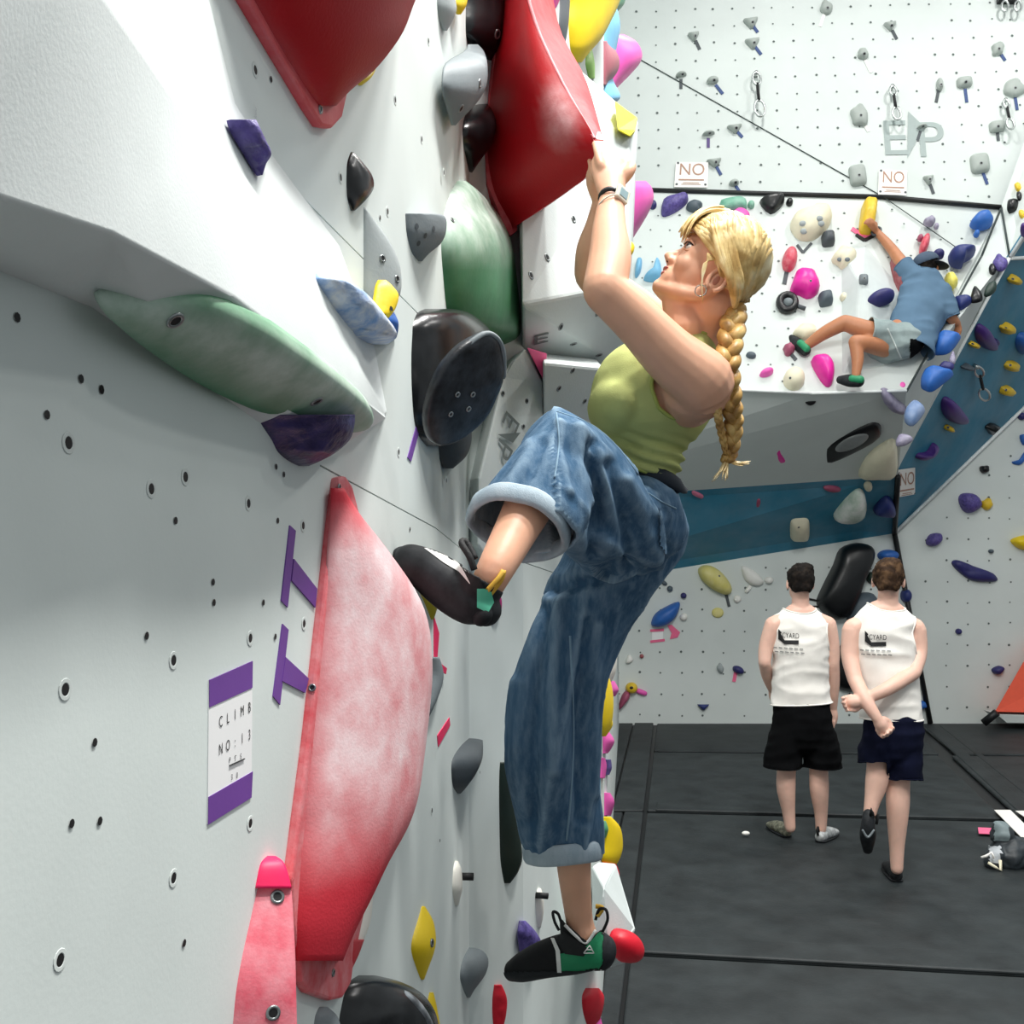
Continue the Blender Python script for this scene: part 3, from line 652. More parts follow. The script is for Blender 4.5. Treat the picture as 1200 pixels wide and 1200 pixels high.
ev = slab('wall_volume', [P(598, 424, 2.56), P(617, 407, 2.58), P(637, 448, 2.66), (P(637, 502, 2.66)), P(604, 585, 2.6), P(572, 660, 2.52), P(560, 640, 2.48), P(561, 560, 2.48), P(590, 440, 2.54)], Vector((.33, -1, 0)).normalized(), .10, VOLG, label='pale block volume with grey stencil letters under the green volume', cat='climbing volume'); bevel(ev, .008)
PEV = Pl(P(598, 424, 2.56), P(637, 502, 2.66), P(560, 640, 2.48))
holes(ev, [(589, 461), (613, 500), (617, 470)], .007)
dx_ = (PEV.hit(588, 530)-PEV.hit(606, 484)).normalized(); dy_ = PEV.n.cross(dx_).normalized()
for s, (x, y) in (('E', (597, 494)), ('P', (589, 526))): text('stencil_letter', s, PEV.hitv(x, y, .003), dx_, dy_, .085, DGREYINK, ev)
tri = mk('stencil_triangle', [PEV.hitv(x, y, .003) for x, y in [(609, 507), (582, 509), (600, 519)]], [[0, 1, 2]], DGREYINK, ev, smooth=False)
tr = poly('climbing_hold', [(617, 407, 2.57), (641, 414, 2.62), (638, 448, 2.64), (625, 412, 2.8), (640, 420, 2.8)], [[0, 1, 2], [0, 3, 4, 1], [1, 4, 2], [0, 2, 4, 3]], mat('pink_painted', 'ee5f92', .5), 'pink triangular hold on the corner of the stencilled block volume', 'climbing hold', .003)
poly('climbing_hold', [(720, 118, 3.16), (747, 138, 3.3), (745, 152, 3.2), (738, 160, 3.16), (724, 152, 3.1), (722, 120, 3.3), (747, 140, 3.42), (740, 162, 3.3), (726, 156, 3.2)], [[0, 1, 2, 3, 4], [0, 5, 6, 1], [1, 6, 7, 2], [2, 7, 3], [3, 7, 8, 4], [4, 8, 5, 0], [5, 8, 7, 6]], mat('bright_yellow', 'f6e92a', .5), 'yellow hold on the top corner of the pale wedge volume', 'climbing hold', .004)
# ---- crowded strip of wall beyond, top
HA([(-40, 625, 668), (0, 634, 656), (15, 636, 648), (29, 638, 641)], MAG, 'magenta hold at the top edge left of the yellow volume', pl=PD)
HA([(-40, 657, 669), (0, 656, 668), (30, 655, 666), (59, 657, 661)], DGREY, 'dark grey strip-shaped hold left of the yellow volume', pl=PD)
yv = HA([(-40, 664, 738), (0, 666, 727), (25, 666, 716), (45, 667, 705), (60, 669, 692), (73, 676, 682)], YEL, 'large yellow volume at the top edge above the red one', pl=PD, k=.4, cat='climbing volume'); yv.name = 'wall_volume'
HA([(-30, 706, 740), (0, 708, 733), (8, 708, 729), (15, 710, 722)], GREENS, 'dark green hold peeping behind the large yellow volume', pl=PE, k=.3)
HA([(5, 706, 722), (30, 706, 727), (60, 706, 722), (90, 707, 718), (112, 709, 727), (120, 712, 722)], LBLUE, 'light blue volume behind the pink and red holds at top', pl=PE, k=.2)
HA([(58, 688, 694), (75, 686, 697), (92, 690, 697)], mat('lime_moulded', '9ed06a', .5), 'lime green hold edge below the large yellow volume', pl=PD)
h = HA([(48, 709, 713), (60, 707, 722), (72, 706, 726), (85, 706, 723), (100, 708, 711)], mat('dusty_red', '9b5560', .5, bump=.1), 'dusty red hold left of the shiny pink one at top', pl=PE, k=.2)
HA([(40, 724, 731), (48, 720, 745), (60, 718, 752), (72, 718, 751), (86, 718, 740), (104, 718, 722)], PINK, 'shiny pink rounded hold sticking out at the top', pl=PE, k=.25, bul=.7)
HA([(212, 715, 757), (220, 714, 764), (232, 714, 766), (245, 714, 762), (260, 714, 754), (282, 714, 740)], PINK, 'pink leaf-shaped hold beside the climbing woman\'s watch', pl=PE, k=.25)
holdB('climbing_hold', [(725, 285), (733, 284), (737, 292), (734, 303), (726, 302)], Pl(P(612, 82, 2.72), P(737, 162, 3.22), P(737, 333, 3.06)), YEL, .03, 'small yellow hold behind the climbing woman\'s elbow')
# ---- crowded strip, below
E_ = lambda rows, m, label, **kw: HA(rows, m, label, pl=PE, k=kw.pop('k', .25), **kw)
D_ = lambda rows, m, label, **kw: HA(rows, m, label, pl=PD, k=kw.pop('k', .35), **kw)
E_([(720, 712, 722), (730, 708, 718), (742, 706, 710), (751, 705, 707)], MAG, 'magenta bar hold under the seat of the jeans')
E_([(728, 712, 722), (738, 711, 722), (748, 713, 719)], DGREY, 'dark grey hold next to the magenta bar hold')
E_([(744, 707, 712), (760, 706, 722), (785, 706, 722), (800, 706, 716)], WHT, 'white hold above the lower yellow hold beside the jeans')
D_([(765, 692, 695), (785, 690, 697), (820, 688, 697), (836, 689, 693)], BLUE, 'slim blue hold between the jeans and yellow hold')
D_([(765, 693, 697), (780, 694, 706), (800, 695, 716), (825, 695, 719), (850, 697, 716), (863, 700, 706)], YEL, 'bright yellow twisted hold beside the hanging leg')
D_([(838, 703, 716), (850, 702, 718), (863, 704, 710)], YEL, 'yellow hold under the bright yellow twisted hold')
E_([(798, 712, 720), (808, 711, 725), (816, 712, 721)], PINK, 'small pink hold just above floor level far along the wall')
E_([(858, 706, 714), (868, 705, 720), (878, 706, 716), (883, 708, 712)], PINK, 'pink hold below the two yellow holds')
E_([(888, 704, 709), (898, 703, 711), (912, 704, 709)], PINK, 'pink oval hold over the teal stripe')
E_([(890, 709, 716), (900, 709, 717), (908, 710, 714)], PURP, 'small purple hold beside the pink oval one')
E_([(929, 708, 715), (940, 708, 720), (956, 708, 716)], PINK, 'pink hold above the big yellow edge hold')
D_([(957, 706, 716), (970, 706, 727), (990, 706, 730), (1005, 706, 727), (1017, 708, 720)], YEL, 'big yellow rounded hold at the mat edge')
D_([(962, 703, 710), (972, 702, 713), (982, 704, 710)], GREENS, 'green knob hold on the edge of the big yellow hold')
D_([(1012, 706, 722), (1026, 705, 726), (1041, 706, 718)], mat('red_small', 'd4142c', .45), 'red hold tucked below the big yellow edge hold')
strip('tape_mark', [(694, 845), (698, 845), (702, 1005), (697, 1005)], PD, mat('lime_moulded', '9ed06a', .5), label='lime vertical stripe beside the hanging leg', cat='tape')
strip('tape_mark', [(698.5, 855), (703, 855), (703.6, 1005), (702.5, 1005)], PD, TEAL, label='teal vertical stripe at the wall corner', cat='tape')
gvv = poly('wall_volume', [(694, 1014, 3.3), (722, 1012, 3.45), (745, 1088, 3.25), (734, 1128, 3.35), (706, 1136, 3.3), (694, 1100, 3.1), (708, 1040, 3.1), (715, 1125, 3.1), (700, 1010, 3.8), (704, 1132, 3.8)], [[0, 6, 5], [0, 1, 6], [6, 1, 2, 7], [5, 6, 7, 4], [7, 2, 3], [7, 3, 4], [0, 8, 1], [1, 8, 9, 2], [2, 9, 3], [3, 9, 4], [4, 9, 8, 0, 5]], VOLG, 'pale grey faceted volume beside the bare ankle')
PQ = Pl(P(708, 1040, 3.05), P(745, 1088, 3.2), P(715, 1125, 3.05))
holdB('climbing_hold', outline(729, 1108, 25, 42, 18, 'oval'), PQ, mat('red_small', 'd4142c', .45), .06, 'round red hold on the pale faceted volume')
# ================================================================ figures: tools
def axis_frame(t, ref):
    t = t.normalized(); x = ref-t*ref.dot(t)
    if x.length < 1e-5: x = Vector((1, 0, 0))-t*t.x
    x.normalize(); return x, t.cross(x)
def tube(pts, rads, n=18, sub=6, ref=(0, -1, 0), caps=True):
    """closed limb through points; radius may be a number or (across, along ref)"""
    ref = Vector(ref)
    rows = [list(p)+(list(r) if isinstance(r, (tuple, list)) else [r, r]) for p, r in zip(pts, rads)]
    rows = smooth_rows(rows, (len(rows)-1)*sub+1) if len(rows) > 1 else rows
    C = [Vector(r[:3]) for r in rows]; V = []; F = []
    K = len(C)
    def ringat(c, t, a, b):
        x, y = axis_frame(t, ref); k = len(V)
        for i in range(n):
            an = 2*math.pi*i/n; V.append(c+x*b*math.cos(an)+y*a*math.sin(an))
    T = [(C[min(i+1, K-1)]-C[max(i-1, 0)]) for i in range(K)]
    cnt = 0
    if caps:
        a, b = rows[0][3:5]; t = T[0].normalized(); m = (a+b)/2
        for q in (.95, .8, .5): ringat(C[0]-t*m*q*.9, T[0], a*math.sqrt(1-q*q), b*math.sqrt(1-q*q)); cnt += 1
    for i in range(K): ringat(C[i], T[i], rows[i][3], rows[i][4]); cnt += 1
    if caps:
        a, b = rows[-1][3:5]; t = T[-1].normalized(); m = (a+b)/2
        for q in (.5, .8, .95): ringat(C[-1]+t*m*q*.9, T[-1], a*math.sqrt(1-q*q), b*math.sqrt(1-q*q)); cnt += 1
    for j in range(cnt-1):
        for i in range(n): F.append([j*n+i, j*n+(i+1) % n, (j+1)*n+(i+1) % n, (j+1)*n+i])
    F.append(list(range(n-1, -1, -1))); F.append(list(range((cnt-1)*n, cnt*n)))
    return V, F
def ell(c, ax, ay, az, n=20, m=12):
    c, ax, ay, az = Vector(c), Vector(ax), Vector(ay), Vector(az); V = []; F = []
    for j in range(1, m):
        p = math.pi*j/m
        for i in range(n):
            a = 2*math.pi*i/n; V.append(c+az*math.cos(p)+(ax*math.cos(a)+ay*math.sin(a))*math.sin(p))
    for j in range(m-2):
        for i in range(n): F.append([j*n+i, j*n+(i+1) % n, (j+1)*n+(i+1) % n, (j+1)*n+i])
    V += [c+az, c-az]; t, b = len(V)-2, len(V)-1
    for i in range(n): F.append([t, (i+1) % n, i]); F.append([b, (m-2)*n+i, (m-2)*n+(i+1) % n])
    return V, F
def ball(c, r, s=(1, 1, 1)): return ell(c, (r*s[0], 0, 0), (0, r*s[1], 0), (0, 0, r*s[2]))
def join(prims):
    V, F = [], []
    for v, f in prims:
        k = len(V); V += v; F += [[a+k for a in q] for q in f]
    return V, F
def fuse(name, prims, voxel, m, parent=None, smooth=3, disp=None, cuts=None, solid=0, fac=.5, chalk=None, **kw):
    """union of limbs into one continuous skin"""
    V, F = join(prims)
    me = bpy.data.meshes.new('t'); me.from_pydata([tuple(v) for v in V], [], F)
    bm = bmesh.new(); bm.from_mesh(me)
    bmesh.ops.recalc_face_normals(bm, faces=bm.faces); bm.to_mesh(me); bm.free()
    o = bpy.data.objects.new('t', me); COL.objects.link(o)
    r = o.modifiers.new('r', 'REMESH'); r.mode = 'VOXEL'; r.voxel_size = voxel
    s = o.modifiers.new('s', 'SMOOTH'); s.iterations = smooth; s.factor = fac
    bpy.context.view_layer.update()
    m2 = bpy.data.meshes.new_from_object(o.evaluated_get(bpy.context.evaluated_depsgraph_get()))
    bpy.data.objects.remove(o)
    bm = bmesh.new(); bm.from_mesh(m2)
    if disp:
        bm.normal_update()
        mv = [(v, disp(v.co, v.normal)) for v in bm.verts]
        for v, d in mv: v.co += d
    for c in (cuts or []):
        if c[0] == 'plane':                     # drop what lies on the normal's side
            bmesh.ops.bisect_plane(bm, geom=bm.verts[:]+bm.edges[:]+bm.faces[:], plane_co=Vector(c[1]), plane_no=Vector(c[2]), clear_outer=True)
        elif c[0] == 'planein':                 # only inside a ball
            geo = [f for f in bm.faces if (f.calc_center_median()-Vector(c[3])).length < c[4] and (f.calc_center_median()-Vector(c[1])).dot(Vector(c[2])) > 0]
            bmesh.ops.delete(bm, geom=geo, context='FACES')
        elif c[0] == 'ball':
            geo = [f for f in bm.faces if (f.calc_center_median()-Vector(c[1])).length < c[2]]
            bmesh.ops.delete(bm, geom=geo, context='FACES')
        elif c[0] == 'fn':
            geo = [f for f in bm.faces if c[1](f.calc_center_median())]
            bmesh.ops.delete(bm, geom=geo, context='FACES')
    if cuts:
        for _ in range(3):                      # relax the cut edge
            be = [v for v in bm.verts if v.is_boundary]; new = {}
            for v in be:
                nb = [e.other_vert(v) for e in v.link_edges if e.is_boundary]
                if len(nb) == 2: new[v] = v.co*.5+(nb[0].co+nb[1].co)*.25
            for v, q in new.items(): v.co = q
    bm.to_mesh(m2); bm.free()
    V = [v.co.copy() for v in m2.vertices]; F = [list(p.vertices) for p in m2.polygons]
    bpy.data.meshes.remove(m2)
    ob = mk(name, V, F, m, parent, True, chalk=[chalk(v) for v in V] if chalk else None, **kw)
    if solid:
        sm = ob.modifiers.new('cloth', 'SOLIDIFY'); sm.thickness = solid; sm.offset = -1
    return ob
def sweep(name, C, r, m, parent, k=6, closed=False, taper=None, flat=1, **kw):
    V = []; F = []; n = len(C); C = [Vector(c) for c in C]
    up = Vector((0, -1, .2)).normalized()
    for i, c in enumerate(C):
        t = (C[(i+1) % n]-C[i-1]) if closed else (C[min(i+1, n-1)]-C[max(i-1, 0)])
        if t.length < 1e-7: t = Vector((0, 0, 1))
        x, y = axis_frame(t, up); rr = r*(taper(i/(n-1)) if taper else 1)
        for a in range(k): V.append(c+x*rr*flat*math.cos(6.2832*a/k)+y*rr*math.sin(6.2832*a/k))
    for i in range(n if closed else n-1):
        j = (i+1) % n
        for a in range(k): F.append([i*k+a, i*k+(a+1) % k, j*k+(a+1) % k, j*k+a])
    if not closed: F.append(list(range(k-1, -1, -1))); F.append(list(range((n-1)*k, n*k)))
    if name is None: return V, F
    return mk(name, V, F, m, parent, True, **kw)
def loops_of(o):
    me = o.data; w = orig(o); cnt = {}
    for p in me.polygons:
        for k in p.edge_keys: cnt[k] = cnt.get(k, 0)+1
    adj = {}
    for (a, b), c in cnt.items():
        if c == 1: adj.setdefault(a, []).append(b); adj.setdefault(b, []).append(a)
    seen = set(); out = []
    for s in adj:
        if s in seen: continue
        l = [s]; seen.add(s); cur = s
        while True:
            nx = [q for q in adj[cur] if q not in seen]
            if not nx: break
            cur = nx[0]; seen.add(cur); l.append(cur)
        out.append([me.vertices[i].co+w for i in l])
    return [l for l in out if len(l) > 12]
def hems(o, r, m, name='hem', flat=1):
    for l in loops_of(o):
        st = max(1, len(l)//90); l = l[::st]
        for _ in range(2): l = [(l[i-1]+l[i]*2+l[(i+1) % len(l)])/4 for i in range(len(l))]
        sweep(name, l, r, m, o, 6, True, flat=flat)
def seam(o, pts, r, m, name='seam', n=24, off=0):
    b = bvh_of(o); C = []
    for x, y in smooth_rows([list(p) for p in pts], n):
        loc, nn, _, _ = b.ray_cast(CAMV, (P(x, y, 1)-CAMV).normalized())
        if loc is not None: C.append(loc+(CAMV-loc).normalized()*off)
    if len(C) > 2: return sweep(name, C, r, m, o, 5)
def patch(o, test, m, name, off=.0015, parent=None):
    """raised panel sewn on: the faces of o for which test(px, py, centre, normal) holds"""
    me = o.data; w = orig(o); idx = {}; V = []; F = []
    for p in me.polygons:
        c = p.center+w; x, y = px_of(c)
        if test(x, y, c, p.normal):
            f = []
            for i in p.vertices:
                if i not in idx: idx[i] = len(V); V.append(me.vertices[i].co+w+me.vertices[i].normal*off)
                f.append(idx[i])
            F.append(f)
    if F: return mk(name, V, F, m, parent or o, True)
def decal(o, poly, m, name, off=.002, cuts=3, parent=None):
    """a sewn or printed panel with clean edges lying on the surface of o"""
    b = bvh_of(o); bm = bmesh.new(); f = bm.faces.new([bm.verts.new((x, y, 0)) for x, y in poly])
    bmesh.ops.triangulate(bm, faces=[f])
    for _ in range(cuts): bmesh.ops.subdivide_edges(bm, edges=bm.edges[:], cuts=1, use_grid_fill=True)
    bm.verts.index_update(); V = []; ok = []
    for v in bm.verts:
        loc, nn, _, _ = b.ray_cast(CAMV, (P(v.co.x, v.co.y, 1)-CAMV).normalized()); ok.append(loc is not None)
        V.append(loc+(CAMV-loc).normalized()*off if loc else Vector())
    idx = {}; VV = []; FF = []
    for f in bm.faces:
        q = [v.index for v in f.verts]
        if not all(ok[i] for i in q): continue
        if max((V[i]-V[q[0]]).length for i in q) > .03*V[q[0]].y: continue
        for i in q:
            if i not in idx: idx[i] = len(VV); VV.append(V[i])
        FF.append([idx[i] for i in q])
    bm.free()
    if FF: return mk(name, VV, FF, m, parent or o, True)
def facing(c, n): return n.dot(CAMV-c) > 0
def skin_mat(name, col):
    m = mat(name, col, .5, var=.05, vs=20, bump=.04, bs=200)
    b = m.node_tree.nodes['Principled BSDF']; b.inputs['Subsurface Weight'].default_value = .12; b.inputs['Subsurface Radius'].default_value = (.02, .008, .005); b.inputs['Subsurface Scale'].default_value = .3
    return m
SKIN = skin_mat('fair_skin', 'e2ac8e'); SKINM = skin_mat('pale_skin', 'e2b8a6'); SKINT = skin_mat('tan_skin', 'b97b56')
def cloth(name, col, worn, ws=8, stretch=(1, 1, .25), var=.15, weave=420, amt=.55):
    if name in _M: return _M[name]
    m = mat(name, col, .85, var=var, vs=10, bump=.25, bs=weave); nt = m.node_tree; N = nt.nodes; L = nt.links
    b = N['Principled BSDF']; b.inputs['Specular IOR Level'].default_value = .2
    src = b.inputs['Base Color'].links[0].from_socket
    tc = N.new('ShaderNodeTexCoord'); mp = N.new('ShaderNodeMapping'); mp.inputs['Scale'].default_value = stretch; L.new(tc.outputs['Object'], mp.inputs['Vector'])
    n = N.new('ShaderNodeTexNoise'); n.inputs['Scale'].default_value = ws*4; n.inputs['Detail'].default_value = 6; n.inputs['Roughness'].default_value = .65; L.new(mp.outputs['Vector'], n.inputs['Vector'])
    r = N.new('ShaderNodeMapRange'); r.inputs['From Min'].default_value = .42; r.inputs['From Max'].default_value = .75; r.inputs['To Max'].default_value = amt; L.new(n.outputs['Fac'], r.inputs['Value'])
    g = N.new('ShaderNodeNewGeometry'); r2 = N.new('ShaderNodeMapRange'); r2.inputs['From Min'].default_value = .50; r2.inputs['From Max'].default_value = .58; r2.inputs['To Max'].default_value = .65; L.new(g.outputs['Pointiness'], r2.inputs['Value'])
    ad = N.new('ShaderNodeMath'); ad.operation = 'ADD'; ad.use_clamp = True; L.new(r.outputs['Result'], ad.inputs[0]); L.new(r2.outputs['Result'], ad.inputs[1])
    mi = N.new('ShaderNodeMix'); mi.data_type = 'RGBA'; L.new(ad.outputs[0], mi.inputs['Factor']); L.new(src, mi.inputs['A']); mi.inputs['B'].default_value = lin(worn); L.new(mi.outputs['Result'], b.inputs['Base Color'])
    return m
DENIM = cloth('blue_denim', '3b5c7a', 'a9c2d4', ws=14, amt=.26, var=.10)
DENIMIN = cloth('denim_wrong_side', '8397a6', 'b9c6ce')
STITCH = mat('denim_seam', '7f9bb0', .9, bump=.2)
TOPG = mat('olive_green_jersey', 'b9c07c', .9, var=.06, vs=12, bump=.18, bs=380, spec=.15)
TOPG2 = mat('olive_green_binding', 'adb763', .9, var=.05, bump=.15, bs=380, spec=.15)
def hair_mat(name, a, b_, c, scale=(60, 60, 6)):
    m = bpy.data.materials.new(name); m.use_nodes = True; nt = m.node_tree; N = nt.nodes; L = nt.links; b = N['Principled BSDF']; b.inputs['Roughness'].default_value = .45
    tc = N.new('ShaderNodeTexCoord'); n = N.new('ShaderNodeTexNoise'); n.inputs['Scale'].default_value = 26; n.inputs['Detail'].default_value = 6; L.new(tc.outputs['Object'], n.inputs['Vector'])
    r = N.new('ShaderNodeValToRGB'); L.new(n.outputs['Fac'], r.inputs['Fac']); e = r.color_ramp.elements
    e[0].position = .32; e[0].color = lin(a); e[1].position = .68; e[1].color = lin(c); q = e.new(.5); q.color = lin(b_)
    L.new(r.outputs['Color'], b.inputs['Base Color']); return m
BLOND = hair_mat('blonde_hair', 'b08b4c', 'e2c484', 'f6e6ba'); BLONDB = hair_mat('braid_hair', '80592a', 'b98f4c', 'dcbb78'); BLONDT = hair_mat('pale_tail_hair', 'd9b878', 'e9d2a0', 'f2e4c4')
# ================================================================ the climbing woman
hipL, hipR = P(747, 610, 2.19), P(744, 618, 2.40)
kneeL, ankL = P(658, 521, 1.86), P(580, 668, 1.63)
kneeR, ankR = P(655, 830, 2.40), P(678, 1072, 2.50)
shL, elL, wrL = P(822, 447, 2.06), P(708, 340, 1.99), P(717, 232, 2.12)
shR, elR, wrR = P(790, 398, 2.38), P(694, 322, 2.36), P(708, 236, 2.28)
chest, belly, neckb = P(768, 465, 2.21), P(757, 536, 2.25), P(812, 402, 2.20)
woman = empty('person', (.2, 2.2, 0), 'woman in green crop top and blue jeans climbing the near wall', 'person')
Hc = P(838, 308, 2.15)
hf = Vector((-.80, .03, .60)).normalized(); hs = Vector((0, -1, 0)); hs = (hs-hf*hs.dot(hf)).normalized(); hu = hs.cross(hf); hu = hu if hu.z > 0 else -hu
def h(F, U, S_=0): return Hc+hf*F+hu*U+hs*S_
def hell(c, a, b, s): return ell(h(*c), hf*a, hu*b, hs*s)
neck0 = h(-.045, -.075)
body = []
body += [tube([neckb+Vector((.01, 0, -.03)), (neckb+neck0)/2+Vector((.003, 0, 0)), neck0], [.06, .05, .052])]
body += [hell((-.012, .015), .087, .085, .073), hell((.018, -.045), .053, .068, .056), hell((.03, -.02, .03), .035, .03, .028), hell((.03, -.02, -.03), .035, .03, .028)]
for s in (1, -1): body += [tube([h(-.028, -.062, .058*s), h(-.012, -.093, .05*s), h(.03, -.108, .032*s), h(.066, -.112, .006*s)], [.016, .015, .015, .013], 10, 5), hell((.043, -.052, .034*s), .026, .024, .02), hell((.077, -.053, .011*s), .009, .008, .008)]
body += [hell((.066, -.109), .014, .014, .016), hell((.05, -.085), .026, .03, .034), tube([h(.066, -.012), h(.074, -.03), h(.088, -.047)], [.007, .0085, .0095], 10, 5), hell((.079, -.054), .01, .008, .009), hell((.066, .0), .012, .012, .04)]
body += [hell((.022, -.098), .046, .028, .036), tube([h(.03, -.105), h(0, -.125), h(-.03, -.15)], [.028, .036, .045], 12, 4), hell((.0715, -.0715), .0075, .006, .02), hell((.069, -.0845), .0075, .0062, .017), hell((.062, .03), .018, .03, .045)]
# torso
body += [ell(chest, Vector((.118, 0, .02)), Vector((0, .115, 0)), Vector((-.02, 0, .118))), ell(belly, Vector((.068, 0, .02)), Vector((0, .10, 0)), Vector((0, 0, .11))), tube([neckb+Vector((0, 0, -.01)), shL+Vector((-.03, .03, .015))], [.05, .055]), tube([neckb, shR], [.05, .05]), ell((hipL+hipR)/2, (.095, 0, 0), (0, .14, 0), (0, 0, .105))]
# arms
body += [tube([shL+Vector((.0, .03, -.01)), shL, (shL*2+elL)/3+Vector((0, 0, -.006)), (shL+elL*2)/3, elL], [.068, .066, .056, .048, .043]), tube([elL, (elL*2+wrL)/3+Vector((.006, 0, 0)), (elL+wrL*2)/3, wrL], [.043, (.043, .04), (.035, .033), (.026, .022)])]
body += [tube([shL+Vector((-.012, .035, -.015)), P(808, 470, 2.12)], [.064, .058])]
body += [tube([shR, (shR+elR)/2, elR], [.058, .048, .042]), tube([elR, (elR*2+wrR)/3+Vector((-.004, 0, 0)), (elR+wrR*2)/3, wrR], [.042, .042, .034, (.026, .022)])]
def hand(w, off, dz=0):
    """palm, four fingers hooked over the tip of the hold, thumb out at the side"""
    out = []; K = []
    for i in range(4):
        K.append(P(703+6.4*i, 188+abs(i-1.3)*1.6, 2.140+.0145*i)+off)
    pc = sum(K, Vector())/4
    out.append(tube([w, (w*.45+pc*.55), pc], [(.026, .02), (.036, .017), (.038, .015)], 14, 5))
    for i, k in enumerate(K):
        ln = (.92, 1, .96, .8)[i]
        m_ = P(699+4.6*i, 175-1.2*i*(.4), 2.160+.017*i)+off; t1 = P(697+3.8*i, 168+.2*i, 2.195+.016*i)+off; t2 = P(697+3.2*i, 171, 2.230+.015*i)+off
        base = k+(w-k).normalized()*.012
        out.append(tube([base, k, k.lerp(m_, ln), m_.lerp(t1, ln), t1.lerp(t2, ln)], [.0088, .0086, .0076, .0072, .006], 10, 4))
    a = w.lerp(K[3], .45)+Vector((.012, 0, 0))
    out.append(tube([a, a+Vector((.018, -.008, .016)), a+Vector((.026, .006, .036)), a+Vector((.020, .028, .052))], [.014, .0125, .0105, .008], 10, 4))
    return out
body += hand(wrL, Vector((0, 0, 0))); body += hand(wrR, Vector((-.006, .085, .006)))
# shins and ankles
body += [tube([kneeL+Vector((0, .03, 0)), kneeL.lerp(ankL, .35), kneeL.lerp(ankL, .7), ankL, P(567, 694, 1.64)], [.038, .045, .037, .030, .026]), tube([kneeR, kneeR.lerp(ankR, .35)+Vector((.01, .01, 0)), kneeR.lerp(ankR, .75), ankR, ankR+Vector((.01, 0, -.05))], [.055, .056, .042, .034, .036])]
bo = fuse('body', body, .0040, SKIN, woman, 6)
# face details
mk('lips', *join([hell((.0735, -.0725), .0075, .0042, .0195), hell((.0712, -.0832), .0075, .005, .0165)]), mat('lips', 'c4706a', .45, bump=0), bo)
eye = mk('eye', *hell((.0555, -.0185, .0335), .012, .0075, .013), mat('eye_white', 'e6dfd8', .3, bump=0), bo)
mk('iris', *hell((.063, -.016, .0375), .0058, .0058, .0058), mat('iris', '3b3a35', .3, bump=0), eye)
sweep('eyelashes', [h(.0725, -.016, .026), h(.0715, -.0115, .033), h(.065, -.0105, .042), h(.055, -.0145, .0485)], .0016, mat('lash', '2a1e17', .7, bump=0), bo, 5)
sweep('eyelid', [h(.0705, -.0165, .025), h(.070, -.0085, .033), h(.063, -.0075, .0425), h(.052, -.013, .049)], .0024, SKIN, bo, 6)
sweep('eyelid', [h(.0695, -.019, .026), h(.068, -.0265, .033), h(.060, -.0275, .042), h(.050, -.0215, .049)], .0022, SKIN, bo, 6)
sweep('eyebrow', [h(.078, .004, .018), h(.074, .009, .032), h(.062, .009, .047), h(.048, .004, .056)], .0028, mat('eyebrow', '9a7443', .8), bo, 6, taper=lambda t: 1.1-.7*t)
for s in (1,): mk('nostril', *hell((.080, -.0592, .0075*s), .004, .002, .003), mat('nostril', '5b2c22', .8, bump=0), bo)
ear = mk('ear', *join([sweep(None, [h(-.028+.017*math.cos(a)*(1 if a < 4 else .9), -.052+.026*math.sin(a), .069+.008*(math.cos(a+2.6)*.5+.5)) for a in [i*.39-1.2 for i in range(15)]], .0048, None, None, 8), hell((-.029, -.053, .066), .015, .022, .006), hell((-.019, -.074, .069), .008, .009, .005)]), SKIN, bo)
mk('ear_hollow', *hell((-.027, -.053, .0715), .006, .011, .002), skin_mat('ear_shade', 'b0705a'), ear)
sweep('hoop_earring', [h(-.014+.011*math.cos(a), -.090+.012*math.sin(a), .077) for a in [i*.42 for i in range(15)]], .0014, mat('silver', 'c9c7c0', .25, metal=1, bump=0), bo, 5, True)
# hair: combed locks over the skull, fringe, braid
rnd = random.Random(5)
def skull(F, U, S_, g): return h(-.012+.087*F*g, .015+.085*U*g, .073*S_*g)
def lock_path(d0, d1, d2, g0, g1, n=12):
    C = []
    for i in range(n):
        t = i/(n-1); d = (d0*(1-t)**2+d1*2*t*(1-t)+d2*t*t).normalized(); g = g0*(1-t)+g1*t+.05*math.sin(math.pi*t); C.append(skull(d.x, d.y, d.z, g))
    return C
prims = [hell((-.020, .024), .091, .088, .079)]
hv = [v for v in prims[0][0]]
keepF = []
V0, F0 = prims[0]
def hl(p): q = p-Hc; return q.dot(hf), q.dot(hu), q.dot(hs)
for f in F0:
    c = sum((V0[i] for i in f), Vector())/len(f); a, b, s = hl(c)
    if b < -.045-(.02 if a < -.04 else 0): continue
    if a > .028+.30*(b-.03) and b < .045: continue
    keepF.append(f)
locks = [(V0, keepF)]
Gd = Vector((-.95, -.62, .10)).normalized()
for i in range(230):
    u = rnd.random(); side = 1 if i % 3 else -1
    a = -0.25+u*2.3                                     # along the parting from forehead to crown
    d0 = Vector((math.cos(a+.35), math.sin(a+.35), rnd.uniform(-.1, .12)+.12*side)).normalized()
    w = rnd.random()
    d1 = Vector((-.35+.75*w, .25-.55*w*rnd.random(), side*(1.2+.5*w))).normalized()*1.25
    d2 = (Gd+Vector((0, rnd.uniform(-.1, .22), side*rnd.uniform(.02, .35)))).normalized()
    C = lock_path(d0, d1, d2, 1.07+rnd.random()*.06, 1.05+rnd.random()*.08)
    locks.append(sweep(None, C, rnd.uniform(.0045, .0085), None, None, 6, taper=lambda t: .55+.9*math.sin(math.pi*min(1, t*.9+.08)), flat=.6))
